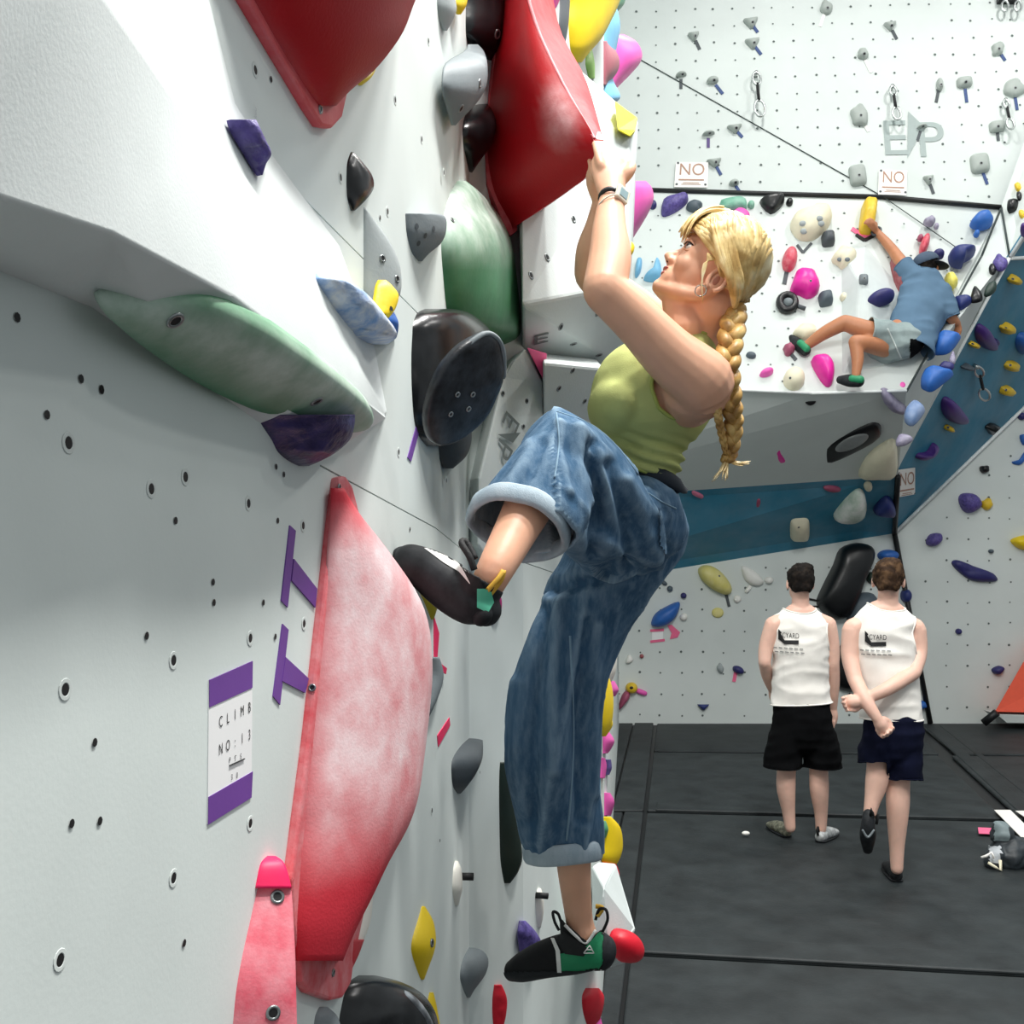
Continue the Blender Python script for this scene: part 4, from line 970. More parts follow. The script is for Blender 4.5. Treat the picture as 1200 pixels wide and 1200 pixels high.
for i in range(70):                                     # side curtain over the temple, tucked above the ear
    w = rnd.random()
    d0 = Vector((.78-.5*w, .72+.3*w, rnd.uniform(0, .2))).normalized(); d1 = Vector((.85-.5*w, .25, 1.15)).normalized()*1.2; d2 = Vector((-.18-.4*w, -.72+.15*rnd.random(), .95)).normalized()
    locks.append(sweep(None, lock_path(d0, d1, d2, 1.1, 1.08+.1*rnd.random()), rnd.uniform(.003, .006), None, None, 6, taper=lambda t: 1.1-.6*t, flat=.6))
for i in range(85):                                     # fringe puffed over the forehead
    s = rnd.uniform(-.8, .95); w = rnd.random()
    p0 = h(.035+.02*rnd.random(), .092, .035*s); p1 = h(.098+.012*w, .070-.01*w, .045*s); p2 = h(.094-.020*abs(s)+.008*w, .004+.020*rnd.random()-.022*max(0, s), .060*s+.006)
    C = [p0*(1-t)**2+p1*2*t*(1-t)+p2*t*t for t in [j/9 for j in range(10)]]
    locks.append(sweep(None, C, rnd.uniform(.003, .0062), None, None, 6, taper=lambda t: 1.15-.85*t, flat=.7))
for i in range(40):                                     # hair swept over the top of the ear
    w = rnd.random(); C = [h(.05-.03*w, .03+.04*w, .072+.008*rnd.random()), h(.0-.03*w, -.012-.012*rnd.random()+.02*w, .090), h(-.055-.02*w, -.050+.02*rnd.random(), .082), h(-.092, -.066, .03)]
    locks.append(sweep(None, [Vector(r) for r in smooth_rows([list(c) for c in C], 12)], rnd.uniform(.003, .0055), None, None, 6, taper=lambda t: .7+.6*math.sin(math.pi*t), flat=.6))
for i in range(8):                                      # loose strands by the ear
    s = rnd.uniform(.2, 1); C = [h(.02-.01*i*.3, -.02, .078), h(.004+.004*i*.3, -.05, .083), h(-.006-.004*i, -.082-.004*i, .082)]
    locks.append(sweep(None, [Vector(r) for r in smooth_rows([list(c) for c in C], 8)], .0016, None, None, 5, taper=lambda t: 1.2-t))
hair = mk('hair', *join(locks), BLOND, bo)
path = smooth_rows([list(P(862, 362, 2.14)), list(P(857, 392, 2.08)), list(P(853, 430, 2.05)), list(P(857, 470, 2.06)), list(P(860, 500, 2.08)), list(P(856, 530, 2.10)), list(P(852, 540, 2.10))], 120)
br_ = []
for k in range(3):
    C = []
    for i, q in enumerate(path):
        t = i/119; A = .0165*(1-.55*t)*(.55+.45*min(1, t*8)); th = t*2*math.pi*4.2+k*2.0944
        C.append(Vector(q)+Vector((math.cos(.1), 0, 0))*A*math.sin(th)+Vector((0, 1, 0))*A*.62*math.sin(2*th))
    br_.append(sweep(None, C, .0155, None, None, 10, taper=lambda t: 1-.55*t, flat=.9))
    for s in range(5):
        C2 = [c+Vector((rnd.uniform(-1, 1), -1.1, 0))*.0085*(1-.5*i/119) for i, c in enumerate(C)]
        dx_s = rnd.uniform(-.010, .010); C2 = [c+Vector((dx_s*(1-.5*i/119), -.0115*(1-.55*i/119)+abs(dx_s)*.5, 0)) for i, c in enumerate(C)]
        br_.append(sweep(None, C2, .0030, None, None, 5, taper=lambda t: 1-.5*t))
braid = mk('braid', *join(br_), BLONDB, bo)
C = smooth_rows([list(P(846, 462, 2.05)), list(P(841, 480, 2.05)), list(P(845, 505, 2.07)), list(P(851, 532, 2.09))], 40)
sw = []
for k in range(3): sw.append(sweep(None, [Vector(q)+Vector((math.sin(i*.55+k*2.09), .6*math.sin(i*1.1+k*4.19), 0))*.0042 for i, q in enumerate(C)], .0048, None, None, 8, taper=lambda t: .5+math.sin(math.pi*t)*.6))
mk('thin_braid', *join(sw), BLONDB, bo)
tl = []
for i in range(34):
    e = [(848, 562), (846, 555), (851, 560), (878, 541), (872, 544), (836, 563)][i % 6]; j = rnd.uniform(-2.5, 2.5)
    a, m_, e_ = P(852+j*.8, 531, 2.10), P(851+j*1.2+(5 if i % 6 in (3, 4) else 0), 546, 2.10), P(e[0]+j, e[1]+rnd.uniform(-3, 3), 2.09+rnd.uniform(-.01, .01))
    tl.append(sweep(None, [a*(1-t)**2+m_*2*t*(1-t)+e_*t*t for t in [q/8 for q in range(9)]], .0028, None, None, 5, taper=lambda t: 1.1-.85*t))
mk('braid_tail', *join(tl), BLONDT, bo)
# watch and hair tie on the near wrist
wd = (wrL-elL).normalized(); wx, wy = axis_frame(wd, Vector((1, -.4, 0))); wc = wrL-wd*.006
band = sweep('watch', [wc+wx*.0235*math.cos(a)+wy*.029*math.sin(a) for a in [i*.3142 for i in range(20)]], .0055, mat('watch_strap', '17181a', .5), bo, 6, True, flat=.5)
def box_at(c, x, y, z, m, name, parent, bw=.002):
    V = [c+x*a+y*b+z*d for a in (-1, 1) for b in (-1, 1) for d in (-1, 1)]
    o = mk(name, V, [[0, 1, 3, 2], [4, 6, 7, 5], [0, 4, 5, 1], [2, 3, 7, 6], [0, 2, 6, 4], [1, 5, 7, 3]], m, parent, False); bevel(o, bw, 2); return o
fn = (Vector((.62, -.75, .1))).normalized(); fx, fy = axis_frame(fn, wd)
case = box_at(wc+fn*.031, fx*.0155, fy*.0165, fn*.0045, mat('cream_case', 'e9e5d6', .4, bump=0), 'watch_case', band)
box_at(wc+fn*.0358, fx*.0095, fy*.0105, fn*.0009, mat('lcd', '9bb4ba', .25, bump=0), 'watch_face', band, .001)
sweep('bracelet', [wc-wd*.016+wx*.026*math.cos(a)+wy*.031*math.sin(a)-wd*.018*math.cos(a+2.5) for a in [i*.3142 for i in range(20)]], .0018, mat('cream_cord', 'ddd6c8', .8), bo, 5, True)
# crop top
tp = [ell(chest+Vector((-.006, 0, 0)), Vector((.133, 0, .02)), Vector((0, .128, 0)), Vector((-.02, 0, .128))), ell(P(722, 478, 2.19), (.062, 0, 0), (0, .11, 0), (0, 0, .066)), ell(belly, Vector((.083, 0, .02)), Vector((0, .115, 0)), Vector((0, 0, .10))), tube([neckb+Vector((-.004, 0, -.012)), shL+Vector((-.035, .035, .015))], [.062, .062]), tube([neckb, shR+Vector((.01, 0, 0))], [.062, .058])]
def topfold(p, n):
    x, y = px_of(p); v = .55*(x-740)*.45+ (y-520)
    w = max(0, min(1, (y-500+(x-740)*-.1)/25))
    return n*(.0055*w*math.sin((y-(x-740)*.42)*.42+2.2*noise.noise(p*9))+.002*noise.noise(p*22))
hemn = Vector((-.40, .12, -1)).normalized()
top = fuse('crop_top', tp, .006, TOPG, bo, 9, disp=topfold, cuts=[('plane', P(757, 554, 2.2), hemn), ('ball', P(824, 447, 2.02), .112), ('ball', P(800, 462, 2.04), .052), ('ball', shR+Vector((-.02, .05, 0)), .10), ('ball', P(800, 380, 2.2), .082)], solid=.003)
hems(top, .0042, TOPG2)
# jeans
JD = ['']
FOLDS = [([(694, 522), (703, 580), (694, 650)], -.022, 8), ([(676, 505), (684, 560), (676, 625)], .012, 8), ([(655, 500), (660, 545), (664, 575)], .008, 7), ([(735, 562), (757, 605), (768, 655)], .012, 8), ([(716, 545), (735, 610), (738, 670)], -.016, 8), ([(750, 556), (776, 600), (783, 640)], -.010, 6), ([(640, 715), (626, 850), (622, 960)], -.016, 9), ([(656, 700), (650, 800), (648, 900)], .012, 9), ([(688, 730), (676, 830), (683, 960)], -.013, 7), ([(704, 735), (694, 840), (697, 930)], .008, 7), ([(606, 800), (604, 900), (620, 985)], .008, 8), ([(648, 690), (700, 680), (745, 662)], -.022, 9), ([(620, 520), (596, 560), (572, 590)], .007, 8), ([(636, 520), (622, 552), (610, 568)], -.008, 6)]
def fold(p, n):
    x, y = px_of(p)
    if p.y < 2.30 and y < 705 and not (p.y > 2.27 and y > 640):    # raised leg: creases run from the knee back to the seat
        a = Vector((-.62, -.5, .5)).normalized() if x > 650 else Vector((-.3, -.3, -.9)).normalized(); am = .017
    else: a = Vector((-.05, .05, -1)); am = .018
    q = p-a*p.dot(a)*.86
    r1 = 1-abs(noise.noise(q*9+Vector((3, 1, 7)))*2.4); r2 = 1-abs(noise.noise(q*21)*2)
    e = 0
    if facing(p, n):
        for (pl_, am2, wd_) in FOLDS:
            dm = 99
            for (x0, y0), (x1, y1) in zip(pl_[:-1], pl_[1:]):
                L2 = (x1-x0)**2+(y1-y0)**2; t = max(0, min(1, ((x-x0)*(x1-x0)+(y-y0)*(y1-y0))/L2)); dm = min(dm, math.hypot(x-x0-t*(x1-x0), y-y0-t*(y1-y0)))
            e += am2*math.exp(-(dm/wd_)**2)
    return n*(am*(r1-.5)+.004*(r2-.5)+e)
cl, cn = P(608, 617, 1.745), Vector((-.24, -.50, -.83)).normalized()
jr = [ell((hipL+hipR)/2+Vector((.0, 0, .0)), Vector((.103, 0, .02)), Vector((0, .165, 0)), Vector((0, 0, .118))), tube([hipL+Vector((0, .02, 0)), hipL.lerp(kneeL, .4)+Vector((-.01, 0, -.045)), hipL.lerp(kneeL, .8)+Vector((-.006, 0, -.018)), kneeL+Vector((-.004, 0, -.004))], [.106, .104, .085, .068], 22), tube([kneeL+Vector((-.002, 0, -.012)), kneeL.lerp(cl, .5), cl, cl+cn*.03], [.070, .083, .092, .094], 22),
      tube([hipL.lerp(kneeL, .25)+Vector((0, .02, -.06)), P(690, 625, 1.98), P(676, 622, 1.90)], [.10, .06, .03], 16),
      tube([hipR+Vector((0, -.02, 0)), P(688, 715, 2.40), P(654, 800, 2.41), P(648, 900, 2.44), P(660, 990, 2.49), P(660, 1025, 2.50)], [.118, .105, .102, .103, (.094, .085), (.094, .085)], 22)]
cr, crn = P(660, 1002, 2.49), Vector((.06, -.15, -1)).normalized()
wl, wn = P(757, 566, 2.27), Vector((.30, 0, 1)).normalized()
jeans = fuse('jeans', jr, .0062, DENIM, bo, 3, disp=fold, cuts=[('plane', cl, cn) if False else ('planein', cl, cn, cl, .17), ('plane', cr, crn), ('planein', wl+Vector((.0, 0, .004)), wn, wl, .185)], solid=.005)
jeans.data.materials.append(DENIMIN); jeans.modifiers['cloth'].material_offset = 1
def cuff(c, n, ra, rb, w, th, ref, wob=0):
    """rolled-up hem: a soft fat band round the leg"""
    x, y = axis_frame(n, Vector(ref)); V = []; F = []; K = 44; prof = []
    for j in range(10):
        a = 2*math.pi*j/10; prof.append((th*math.cos(a), w/2*math.copysign(abs(math.sin(a))**.7, math.sin(a))))
    for i in range(K):
        a = 2*math.pi*i/K; g = 1+wob*noise.noise(Vector((math.cos(a)*1.6, math.sin(a)*1.6, c.z*9)))
        for (r_, z) in prof: V.append(c+x*(rb*g+r_)*math.cos(a)+y*(ra*g+r_)*math.sin(a)+n*(z+wob*.03*math.sin(3*a+c.x*9)))
    for i in range(K):
        for j in range(10): F.append([i*10+j, ((i+1) % K)*10+j, ((i+1) % K)*10+(j+1) % 10, i*10+(j+1) % 10])
    return mk('rolled_cuff', V, F, DENIMIN, jeans)
k1 = cuff(cl-cn*.006, cn, .089, .086, .036, .008, (1, 0, 0), .12)
k2 = cuff(cr-crn*.012, crn, .098, .09, .05, .008, (1, 0, 0), .05)
wb = mk('waistband', *sweep(None, [wl+Vector((.076*math.cos(a), .118*math.sin(a), -.026*math.cos(a)+.012)) for a in [i*.2094 for i in range(30)]], .017, None, None, 8, True, flat=.45), mat('dark_waistband', '1c2530', .8), jeans)
seam(jeans, [(668, 745), (672, 850), (669, 930), (664, 985)], .0028, STITCH)
seam(jeans, [(652, 482), (690, 496), (720, 520), (748, 556)], .0016, STITCH)
seam(jeans, [(650, 560), (655, 520), (652, 484)], .0018, STITCH)
seam(jeans, [(760, 578), (775, 588), (792, 596)], .002, STITCH)
pk = patch(jeans, lambda x, y, c, n: inside((x, y), [(771, 594), (797, 604), (799, 640), (783, 652), (772, 640)]) and c.y < 2.3 and facing(c, n), DENIM, 'back_pocket', .004)
# ---- climbing shoes
RUB = mat('black_rubber', '121418', .6, spec=.3, var=.3, bump=.12, bs=80, chalk=.07, chalk_s=25, chalk_col='8b949a')
GRN = mat('green_shoe_panel', '1f8a5c', .55, var=.1, bump=.15, bs=200); GRNL = mat('mint_shoe_panel', '59c3a0', .55, var=.1, bump=.1); LIN = mat('white_shoe_panel', 'e6e6e2', .6, bump=.05); STRAP = mat('black_webbing', '101113', .7, bump=.2, bs=300); GOLD = mat('yellow_webbing', 'd6aa3a', .7, bump=.1); SUEDE = mat('black_suede', '131416', .9, bump=.2, bs=300)
D0 = 1.685
s1 = fuse('climbing_shoe', [tube([P(570, 716, 1.625), P(556, 707, 1.63), P(532, 691, 1.645), P(505, 671, 1.665), P(482, 656, 1.685), P(475, 653, 1.692)], [(.026, .028), (.038, .036), (.041, .040), (.037, .042), (.027, .037), (.019, .027)], 20), tube([P(566, 668, 1.628), P(562, 690, 1.632), P(560, 704, 1.635)], [(.038, .042), (.039, .040), (.03, .034)], 18)], .0035, RUB, bo, 4, cuts=[('fn', lambda p: (lambda q: q[1] < 667+(q[0]-545)*.62 and q[0] > 540)(px_of(p)))], solid=.003)
decal(s1, [(497, 642), (514, 642), (531, 649), (545, 661), (556, 684), (550, 684), (538, 670), (520, 659)], LIN, 'white_panel')
decal(s1, [(534, 652), (548, 656), (562, 676), (568, 693), (566, 700), (556, 694), (546, 674)], STRAP, 'strap', .004)
decal(s1, [(559, 690), (568, 690), (576, 694), (579, 706), (572, 718), (559, 712)], GRNL, 'heel_panel', .0045)
mk('heel_cap', *ell(P(566, 722, 1.605), (.016, 0, .004), (0, .014, 0), (0, 0, .016)), RUB, s1)
def loop_(pts, m, par, r=.0035, name='pull_loop'): return sweep(name, [Vector(q) for q in smooth_rows([list(P(*p)) for p in pts], 18)], r, m, par, 6, flat=.5)
loop_([(571, 692, 1.592), (583, 679, 1.592), (590, 669, 1.60), (587, 680, 1.60), (574, 697, 1.60)], GOLD, s1, .0045)
loop_([(556, 668, 1.60), (550, 652, 1.60), (541, 637, 1.61), (546, 635, 1.62), (557, 655, 1.61)], STRAP, s1, .006)
s2 = fuse('climbing_shoe', [tube([P(704, 1116, 2.49), P(694, 1114, 2.49), P(668, 1117, 2.5), P(640, 1123, 2.52), P(614, 1132, 2.55), P(603, 1136, 2.565)], [(.044, .034), (.046, .036), (.050, .040), (.044, .045), (.034, .042), (.026, .032)], 20), tube([P(678, 1080, 2.495), P(682, 1100, 2.49), P(680, 1115, 2.49)], [(.048, .042), (.052, .042), (.05, .04)], 18)], .0042, SUEDE, bo, 4, cuts=[('fn', lambda p: (lambda q: q[1] < 1104-abs(q[0]-688)*.85+ (0) and q[1] < 1108 and q[0] > 650)(px_of(p)))], solid=.003)
decal(s2, [(655, 1118), (672, 1115), (688, 1108), (702, 1092), (708, 1093), (707, 1128), (700, 1138), (656, 1138)], GRN, 'green_panel', .002)
decal(s2, [(643, 1094), (647, 1094), (656, 1114), (658, 1140), (653, 1140), (651, 1114)], LIN, 'white_panel', .004)
decal(s2, [(648, 1096), (655, 1088), (690, 1112), (684, 1121), (662, 1118)], STRAP, 'strap', .006)
patch(s2, lambda x, y, c, n: inside((x, y), [(580, 1160), (585, 1136), (640, 1132), (712, 1126), (716, 1150), (640, 1160)]) and y > 1139-.03*(x-600) and facing(c, n), RUB, 'sole_edge', .002)
patch(s2, lambda x, y, c, n: x > 706 and y > 1090 and facing(c, n), RUB, 'heel_rubber', .003)
lg = bvh_of(s2)
def on(o_b, x, y, off=.004):
    loc, nn, _, _ = o_b.ray_cast(CAMV, (P(x, y, 1)-CAMV).normalized()); return loc+(CAMV-loc).normalized()*off if loc else P(x, y, 2.45)
for a, b in (((684, 1117), (691, 1108)), ((691, 1108), (696, 1117)), ((696, 1117), (684, 1117)), ((687, 1113), (693, 1113))): sweep('emblem_stroke', [on(lg, *a, .006), on(lg, (a[0]+b[0])/2, (a[1]+b[1])/2, .006), on(lg, *b, .006)], .0014, LIN, s2, 5)
loop_([(706, 1092, 2.47), (712, 1078, 2.46), (710, 1066, 2.46), (702, 1066, 2.47), (698, 1078, 2.48)], STRAP, s2, .004); loop_([(700, 1074, 2.475), (706, 1064, 2.475), (698, 1062, 2.48)], GOLD, s2, .006)
loop_([(655, 1090, 2.44), (650, 1080, 2.43), (648, 1069, 2.43), (654, 1071, 2.44), (658, 1082, 2.45)], STRAP, s2, .004)
sweep('lining', [Vector(q) for q in smooth_rows([list(P(662, 1084, 2.452)), list(P(676, 1098, 2.452)), list(P(687, 1105, 2.452)), list(P(698, 1090, 2.455))], 14)], .004, LIN, s2, 6)
# ================================================================ far walls: signs, stencil, holds
def sh(pl, off): return Pl(pl.a+pl.n*off, pl.a+pl.n*off+pl.axes()[0], pl.a+pl.n*off+pl.axes()[1])
qPU, qMa, qMb, qG, qT, qL, q3, q2, q1, q0 = [sh(p, .004) for p in (PU, PMa, PMb, PG, PT, PLw, PR3, PR2, PR1, PR0)]
SIGN = mat('white_sign_board', 'f3f1ec', .5, var=.01, bump=0); SIGNINK = mat('brown_red_print', 'b08874', .6, bump=0)
def nosign(pts, pl, label, tilt=0):
    s = strip('notice_sign', pts, sh(pl, .015), SIGN, .004, label=label, cat='sign')
    a, b, c, d = [pl.hitv(x, y, .021) for x, y in pts]
    ux = (b-a).normalized(); uy = (a-d).normalized(); ctr = (a+b+c+d)/4; w = (b-a).length; hgt = (a-d).length
    text('lettering', 'NO', ctr+uy*hgt*.15, ux, uy, hgt*.66, SIGNINK, s, .92*w/hgt/1.2)
    for k, (f, ww, th) in enumerate(((-.24, .78, .028), (-.36, .5, .014), (-.42, .6, .012))):
        q = ctr+uy*hgt*f; mk('text_line', [q-ux*w*ww/2-uy*hgt*th, q+ux*w*ww/2-uy*hgt*th, q+ux*w*ww/2+uy*hgt*th, q-ux*w*ww/2+uy*hgt*th], [[0, 1, 2, 3]], SIGNINK, s, False)
    for f, g_ in ((-.44, .42), (-.44, -.42), (.44, -.42)):
        V, F = disc(ctr+ux*w*f+uy*hgt*g_, pl.n, .013, 8); mk('screw', V, F, DGREY, s, False)
nosign([(792, 190), (830, 190.5), (829, 220), (790, 219.5)], PU, 'white NO sign on the upper wall above purple and blue holds')
nosign([(1030, 199), (1063, 200), (1062, 229), (1029, 228)], PU, 'white NO sign under the large grey E and P stencil')
nosign([(1050, 551), (1072, 548), (1072, 579), (1050, 583)], PR2, 'white NO sign on the teal panel beside the black corner joint')
u_, v_ = PU.axes()
for s, (x, y), sz in (('E', (1048, 164), .56), ('P', (1090, 166), .56)):
    t = text('stencil_letter', s, PU.hitv(x, y, .006), u_, v_, sz, GREYINK, wall_back, 1.0)
mk('stencil_triangle', [PU.hitv(x, y, .007) for x, y in ((1064, 131), (1083, 149), (1063, 186))], [[0, 1, 2]], GREYINK, wall_back, False)
TB = mat('blue_tape', '3a4f80', .7, bump=0); TW = mat('white_tape', 'f4f4f0', .7, bump=0); TD = mat('dark_tape', '4a5054', .7, bump=0); TPU = mat('violet_tape', '5c4a80', .7, bump=0); TPK = mat('pink_tape', 'ee6a93', .6, bump=0)
PUCK = mat('pale_grey_puck', 'a3aba6', .6, var=.05, bump=.1)
def bar(x0, y0, x1, y1, w):
    L_ = math.hypot(x1-x0, y1-y0); nx, ny = -(y1-y0)/L_*w/2, (x1-x0)/L_*w/2
    return [(x0+nx, y0+ny), (x1+nx, y1+ny), (x1-nx, y1-ny), (x0-nx, y0-ny)]
UP = [(880, 27, 13, 10, 'tri', TB, 888, 38, 'uppermost of the three left of the hanging quickdraw column'), (882, 51, 13, 10, 'tri', TB, 892, 64, 'just below a twin one near the top middle'), (813, 43, 10, 8, 'tri', TD, 820, 58, 'alone near the top left of the far wall'),
      (798, 88, 13, 7, 'edge', TD, 798, 104, 'on the thin diagonal joint, with tape straight down'), (835, 95, 14, 8, 'oval', TB, 847, 110, 'just above the thin diagonal joint'), (861, 151, 13, 8, 'tri', TB, 870, 161, 'right of the flat one with violet tape'),
      (830, 157, 15, 6, 'edge', TPU, 830, 173, 'flat, with violet tape, above the left NO sign'), (837, 191, 13, 8, 'tri', TB, 845, 205, 'touching the right edge of the left NO sign'), (860, 215, 12, 7, 'oval', TB, 867, 225, 'just above the black edge strip, right of the NO sign'),
      (968, 10, 14, 16, 'blob', TW, 961, 31, 'with white tape, by the top edge'), (1043, 31, 11, 8, 'tri', TD, 1051, 46, 'small, with dark tape, between two white-taped ones and the right edge'), (1011, 64, 12, 13, 'blob', TW, 1021, 85, 'with white tape slanting right'),
      (1007, 136, 20, 26, 'blob', TW, 1018, 154, 'large and bean-shaped left of the stencilled E'), (1101, 100, 7, 15, 'oval', TD, 1097, 120, 'slim and upright above the stencilled P'), (1130, 97, 18, 12, 'box', TB, 1133, 120, 'boxy, with blue tape, above right of the P'),
      (1169, 58, 15, 15, 'blob', TB, 1178, 71, 'near the top right corner under the black anchor box'), (1188, 104, 24, 22, 'blob', TB, 1192, 129, 'largest one at the right frame edge'), (1168, 149, 18, 13, 'box', TD, 1170, 165, 'beside the quickdraw near the right edge'),
      (1148, 192, 22, 23, 'box', TB, 1157, 216, 'square, above the right end of the black edge strip'), (1088, 211, 9, 9, 'tri', TD, 1094, 227, 'small, right of the NO sign under the stencil'), (1005, 206, 20, 25, 'box', None, 0, 0, 'without tape, left of the NO sign under the stencil'), (1080, 149, 12, 6, 'edge', TD, 1075, 165, 'between the stencil triangle and the P')]
for i, (x, y, w, hh, shp, tm, tx, ty, lab) in enumerate(UP):
    o = holdB('foothold', outline(x, y, w, hh, 8, shp, i), qPU, PUCK, .055, 'pale grey foothold '+lab, 'climbing hold', 'grey footholds on the far upper wall', rings=4, bolt=[(x+2, y-1)], br=.018)
    if tm: strip('tape_tag', bar(x+(tx-x)*.3, y+(ty-y)*.3, tx, ty, 3.6), qPU, tm, .003, o)
SILV = mat('steel_carabiner', 'c3c8c6', .3, metal=.9, bump=0); SLING = mat('black_sling', '15171a', .8, bump=0); BRASS = mat('brass_gate', 'b9a24a', .4, metal=.6, bump=0)
def quickdraw(x, y0, y1, pl, label):
    T_, B_ = pl.hitv(x-1, y0, .05), pl.hitv(x+3, y1, .10); t = (B_-T_); L_ = t.length; t.normalize(); sx = Vector((1, 0, 0))
    r = empty('quickdraw', T_, label, 'quickdraw', 'quickdraws on the far walls')
    def ov(c, a, b): return [c+sx*a*math.cos(i*.5236)+t*b*math.sin(i*.5236) for i in range(12)]
    sweep('carabiner', ov(T_+t*L_*.14, L_*.08, L_*.15), .012, SILV, r, 6, True)
    sweep('carabiner', ov(T_+t*L_*.83, L_*.10, L_*.19), .012, SILV, r, 6, True)
    rod('sling', T_+t*L_*.25, T_+t*L_*.66, .016, SLING, r); rod('gate', T_+t*L_*.74+sx*L_*.1, T_+t*L_*.94+sx*L_*.08, .008, BRASS, r)
    rod('hanger', T_-pl.n*.06, T_+pl.n*.01, .022, SILV, r)
quickdraw(886, 89, 143, PU, 'quickdraw hanging left on the upper wall below two blue-taped footholds')
quickdraw(1045, 105, 147, PU, 'quickdraw hanging over the stencilled letter E'); quickdraw(1177, 121, 158, PU, 'quickdraw near the right edge of the upper wall'); quickdraw(1142, 428, 464, PR2, 'quickdraw hanging on the teal panel among yellow holds')
ax = slab('anchor_box', [qPU.hitv(x, y, .12) for x, y in ((1167, -14), (1192, -14), (1192, 5), (1168, 5))], PU.n, .13, BLK, label='black anchor box with two rings at the top right edge', cat='anchor')
for x in (1174, 1189): sweep('ring', [qPU.hitv(x+4*math.cos(a), 14+6.5*math.sin(a), .08) for a in [i*.5236 for i in range(12)]], .012, SILV, ax, 6, True)
# palette for the far holds
CREAM = mat('cream_moulded', 'e6dfc4', .5, var=.04, bump=.1); LAV = mat('lavender_moulded', '7d7696', .5, bump=.15, chalk=.25); DUSTY = mat('dusty_pink', '9c4a66', .5); DRED = mat('dark_red_moulded', '8e1626', .5, bump=.1, chalk=.15, chalk_s=20); REDH = mat('strawberry_red', 'cc2146', .45, bump=.1, chalk=.18, chalk_s=20)
BLKH = mat('far_black_gloss', '0d0f12', .35, bump=.05); INDIGO = mat('indigo_moulded', '2b2a66', .5, var=.12, bump=.15); DKG = mat('dark_forest_moulded', '22362f', .5, bump=.1); SLATE = mat('slate_moulded', '4e5a63', .55, bump=.15); MINT = mat('mint_moulded', '5da68a', .5, bump=.1, chalk=.2); MAGL = mat('bright_magenta', 'e5219e', .4, bump=.06); YELB = mat('golden_moulded', 'e2bd2c', .45, bump=.1); WHITEM = mat('chalk_white_moulded', 'efeee8', .5, var=.03, bump=.12)
def B(pl, m, h_, label, o, **kw):
    pts = outline(*o) if not isinstance(o, list) else o
    return holdB('climbing_hold', pts, pl, m, h_, label, rings=kw.pop('rings', 5), **kw)
def dents(o, lst, rx, pl, m=SLATE, name='pocket', hgt=.08):
    b = bvh_of(o)
    for (x, y) in lst:
        loc, nn, _, _ = b.ray_cast(CAMV, (P(x, y, 1)-CAMV).normalized())
        if loc: V, F = ball(loc, rx, (1, .5, .8)); mk(name, V, F, m, o)
# main overhanging facet
B(qMa, PURP, .10, 'purple block hold under the left NO sign', [(775, 251), (777, 237), (790, 232), (804, 230), (806, 237), (795, 247), (780, 254)], lump=.02)
B(qMa, SLATE, .07, 'small blue-grey hold right of the purple block hold', (813, 243, 18, 12, 0, 'blob', 2))
B(qMa, INDIGO, .05, 'indigo round knob left of the purple block hold', (765, 241, 9, 9))
B(qMa, MINT, .10, 'mint green bar hold below the black edge strip', (859, 243, 32, 15, 4, 'box'), lump=.02); B(qMa, MINT, .05, 'tiny mint green knob beside the mint bar hold', (880, 241, 8, 8))
B(qMa, PINK, .13, 'pink rounded hold behind the woman\'s blonde hair', (866, 262, 28, 25, 0, 'blob', 5)); B(qMa, LGREY, .07, 'rough grey hold right of the pink rounded hold', (884, 273, 11, 22, 0, 'blob', 1), lump=.02)
B(qMa, BLKH, .10, 'black triangular hold hanging from the edge strip', [(890, 237), (905, 234), (918, 232), (917, 241), (903, 251)], lump=.02); B(qMa, BLKH, .05, 'black knob right of the black triangular hold', (925, 238, 8, 8))
o = B(qMa, CREAM, .16, 'large cream hold with two finger pockets', [(926, 268), (930, 255), (945, 250), (958, 244), (970, 247), (974, 258), (968, 270), (952, 282), (936, 281)], lump=.02); dents(o, [(941, 262), (942, 271), (960, 256), (962, 262)], .035, qMa, LGREY)
v = strip('tape_mark', bar(934, 287, 941, 296, 3), qMa, TD, .004, label='dark V of tape below the cream pocketed hold', cat='tape'); strip('tape_strip', bar(941, 296, 951, 285, 3), qMa, TD, .005, v)
B(qMa, DGREY, .10, 'dark grey cube hold beneath the large cream hold', (970, 282, 15, 15, 6, 'box')); 
o = B(qMa, CREAM, .11, 'round cream hold with slotted face left of the pale prism', (989, 304, 26, 24, 0, 'blob', 8)); dents(o, [(984, 304), (993, 304)], .025, qMa, GREY)
o = B(qMa, REDH, .11, 'red upright oval hold with dark tape below', (925, 306, 17, 27, -12)); strip('tape_tag', bar(922, 318, 919, 333, 5), qMa, TD, .004, o)
B(qMa, MAGL, .15, 'big magenta hold left of the grey cubes', (943, 335, 32, 31, 0, 'blob', 11), bolt=[(950, 329)])
rg = sweep('climbing_hold', [qMa.hitv(922+9*math.cos(a), 357+9*math.sin(a), .03) for a in [i*.35 for i in range(18)]], .036, BLKH, None, 8, True, label='black ring-shaped hold with a short bar', cat='climbing hold'); sweep('bar', [qMa.hitv(931, 360, .03), qMa.hitv(943, 364.5, .03)], .02, DGREY, rg, 6); V, F = ball(qMa.hitv(923, 357, .02), .05); mk('hub', V, F, GREY, rg)
B(qMa, SLATE, .10, 'grey cube hold right of the big magenta hold', (967, 352, 16, 15, 12, 'box')); B(qMa, CREAM, .05, 'small cream knob right of the grey cube hold', (988, 349, 8, 9))
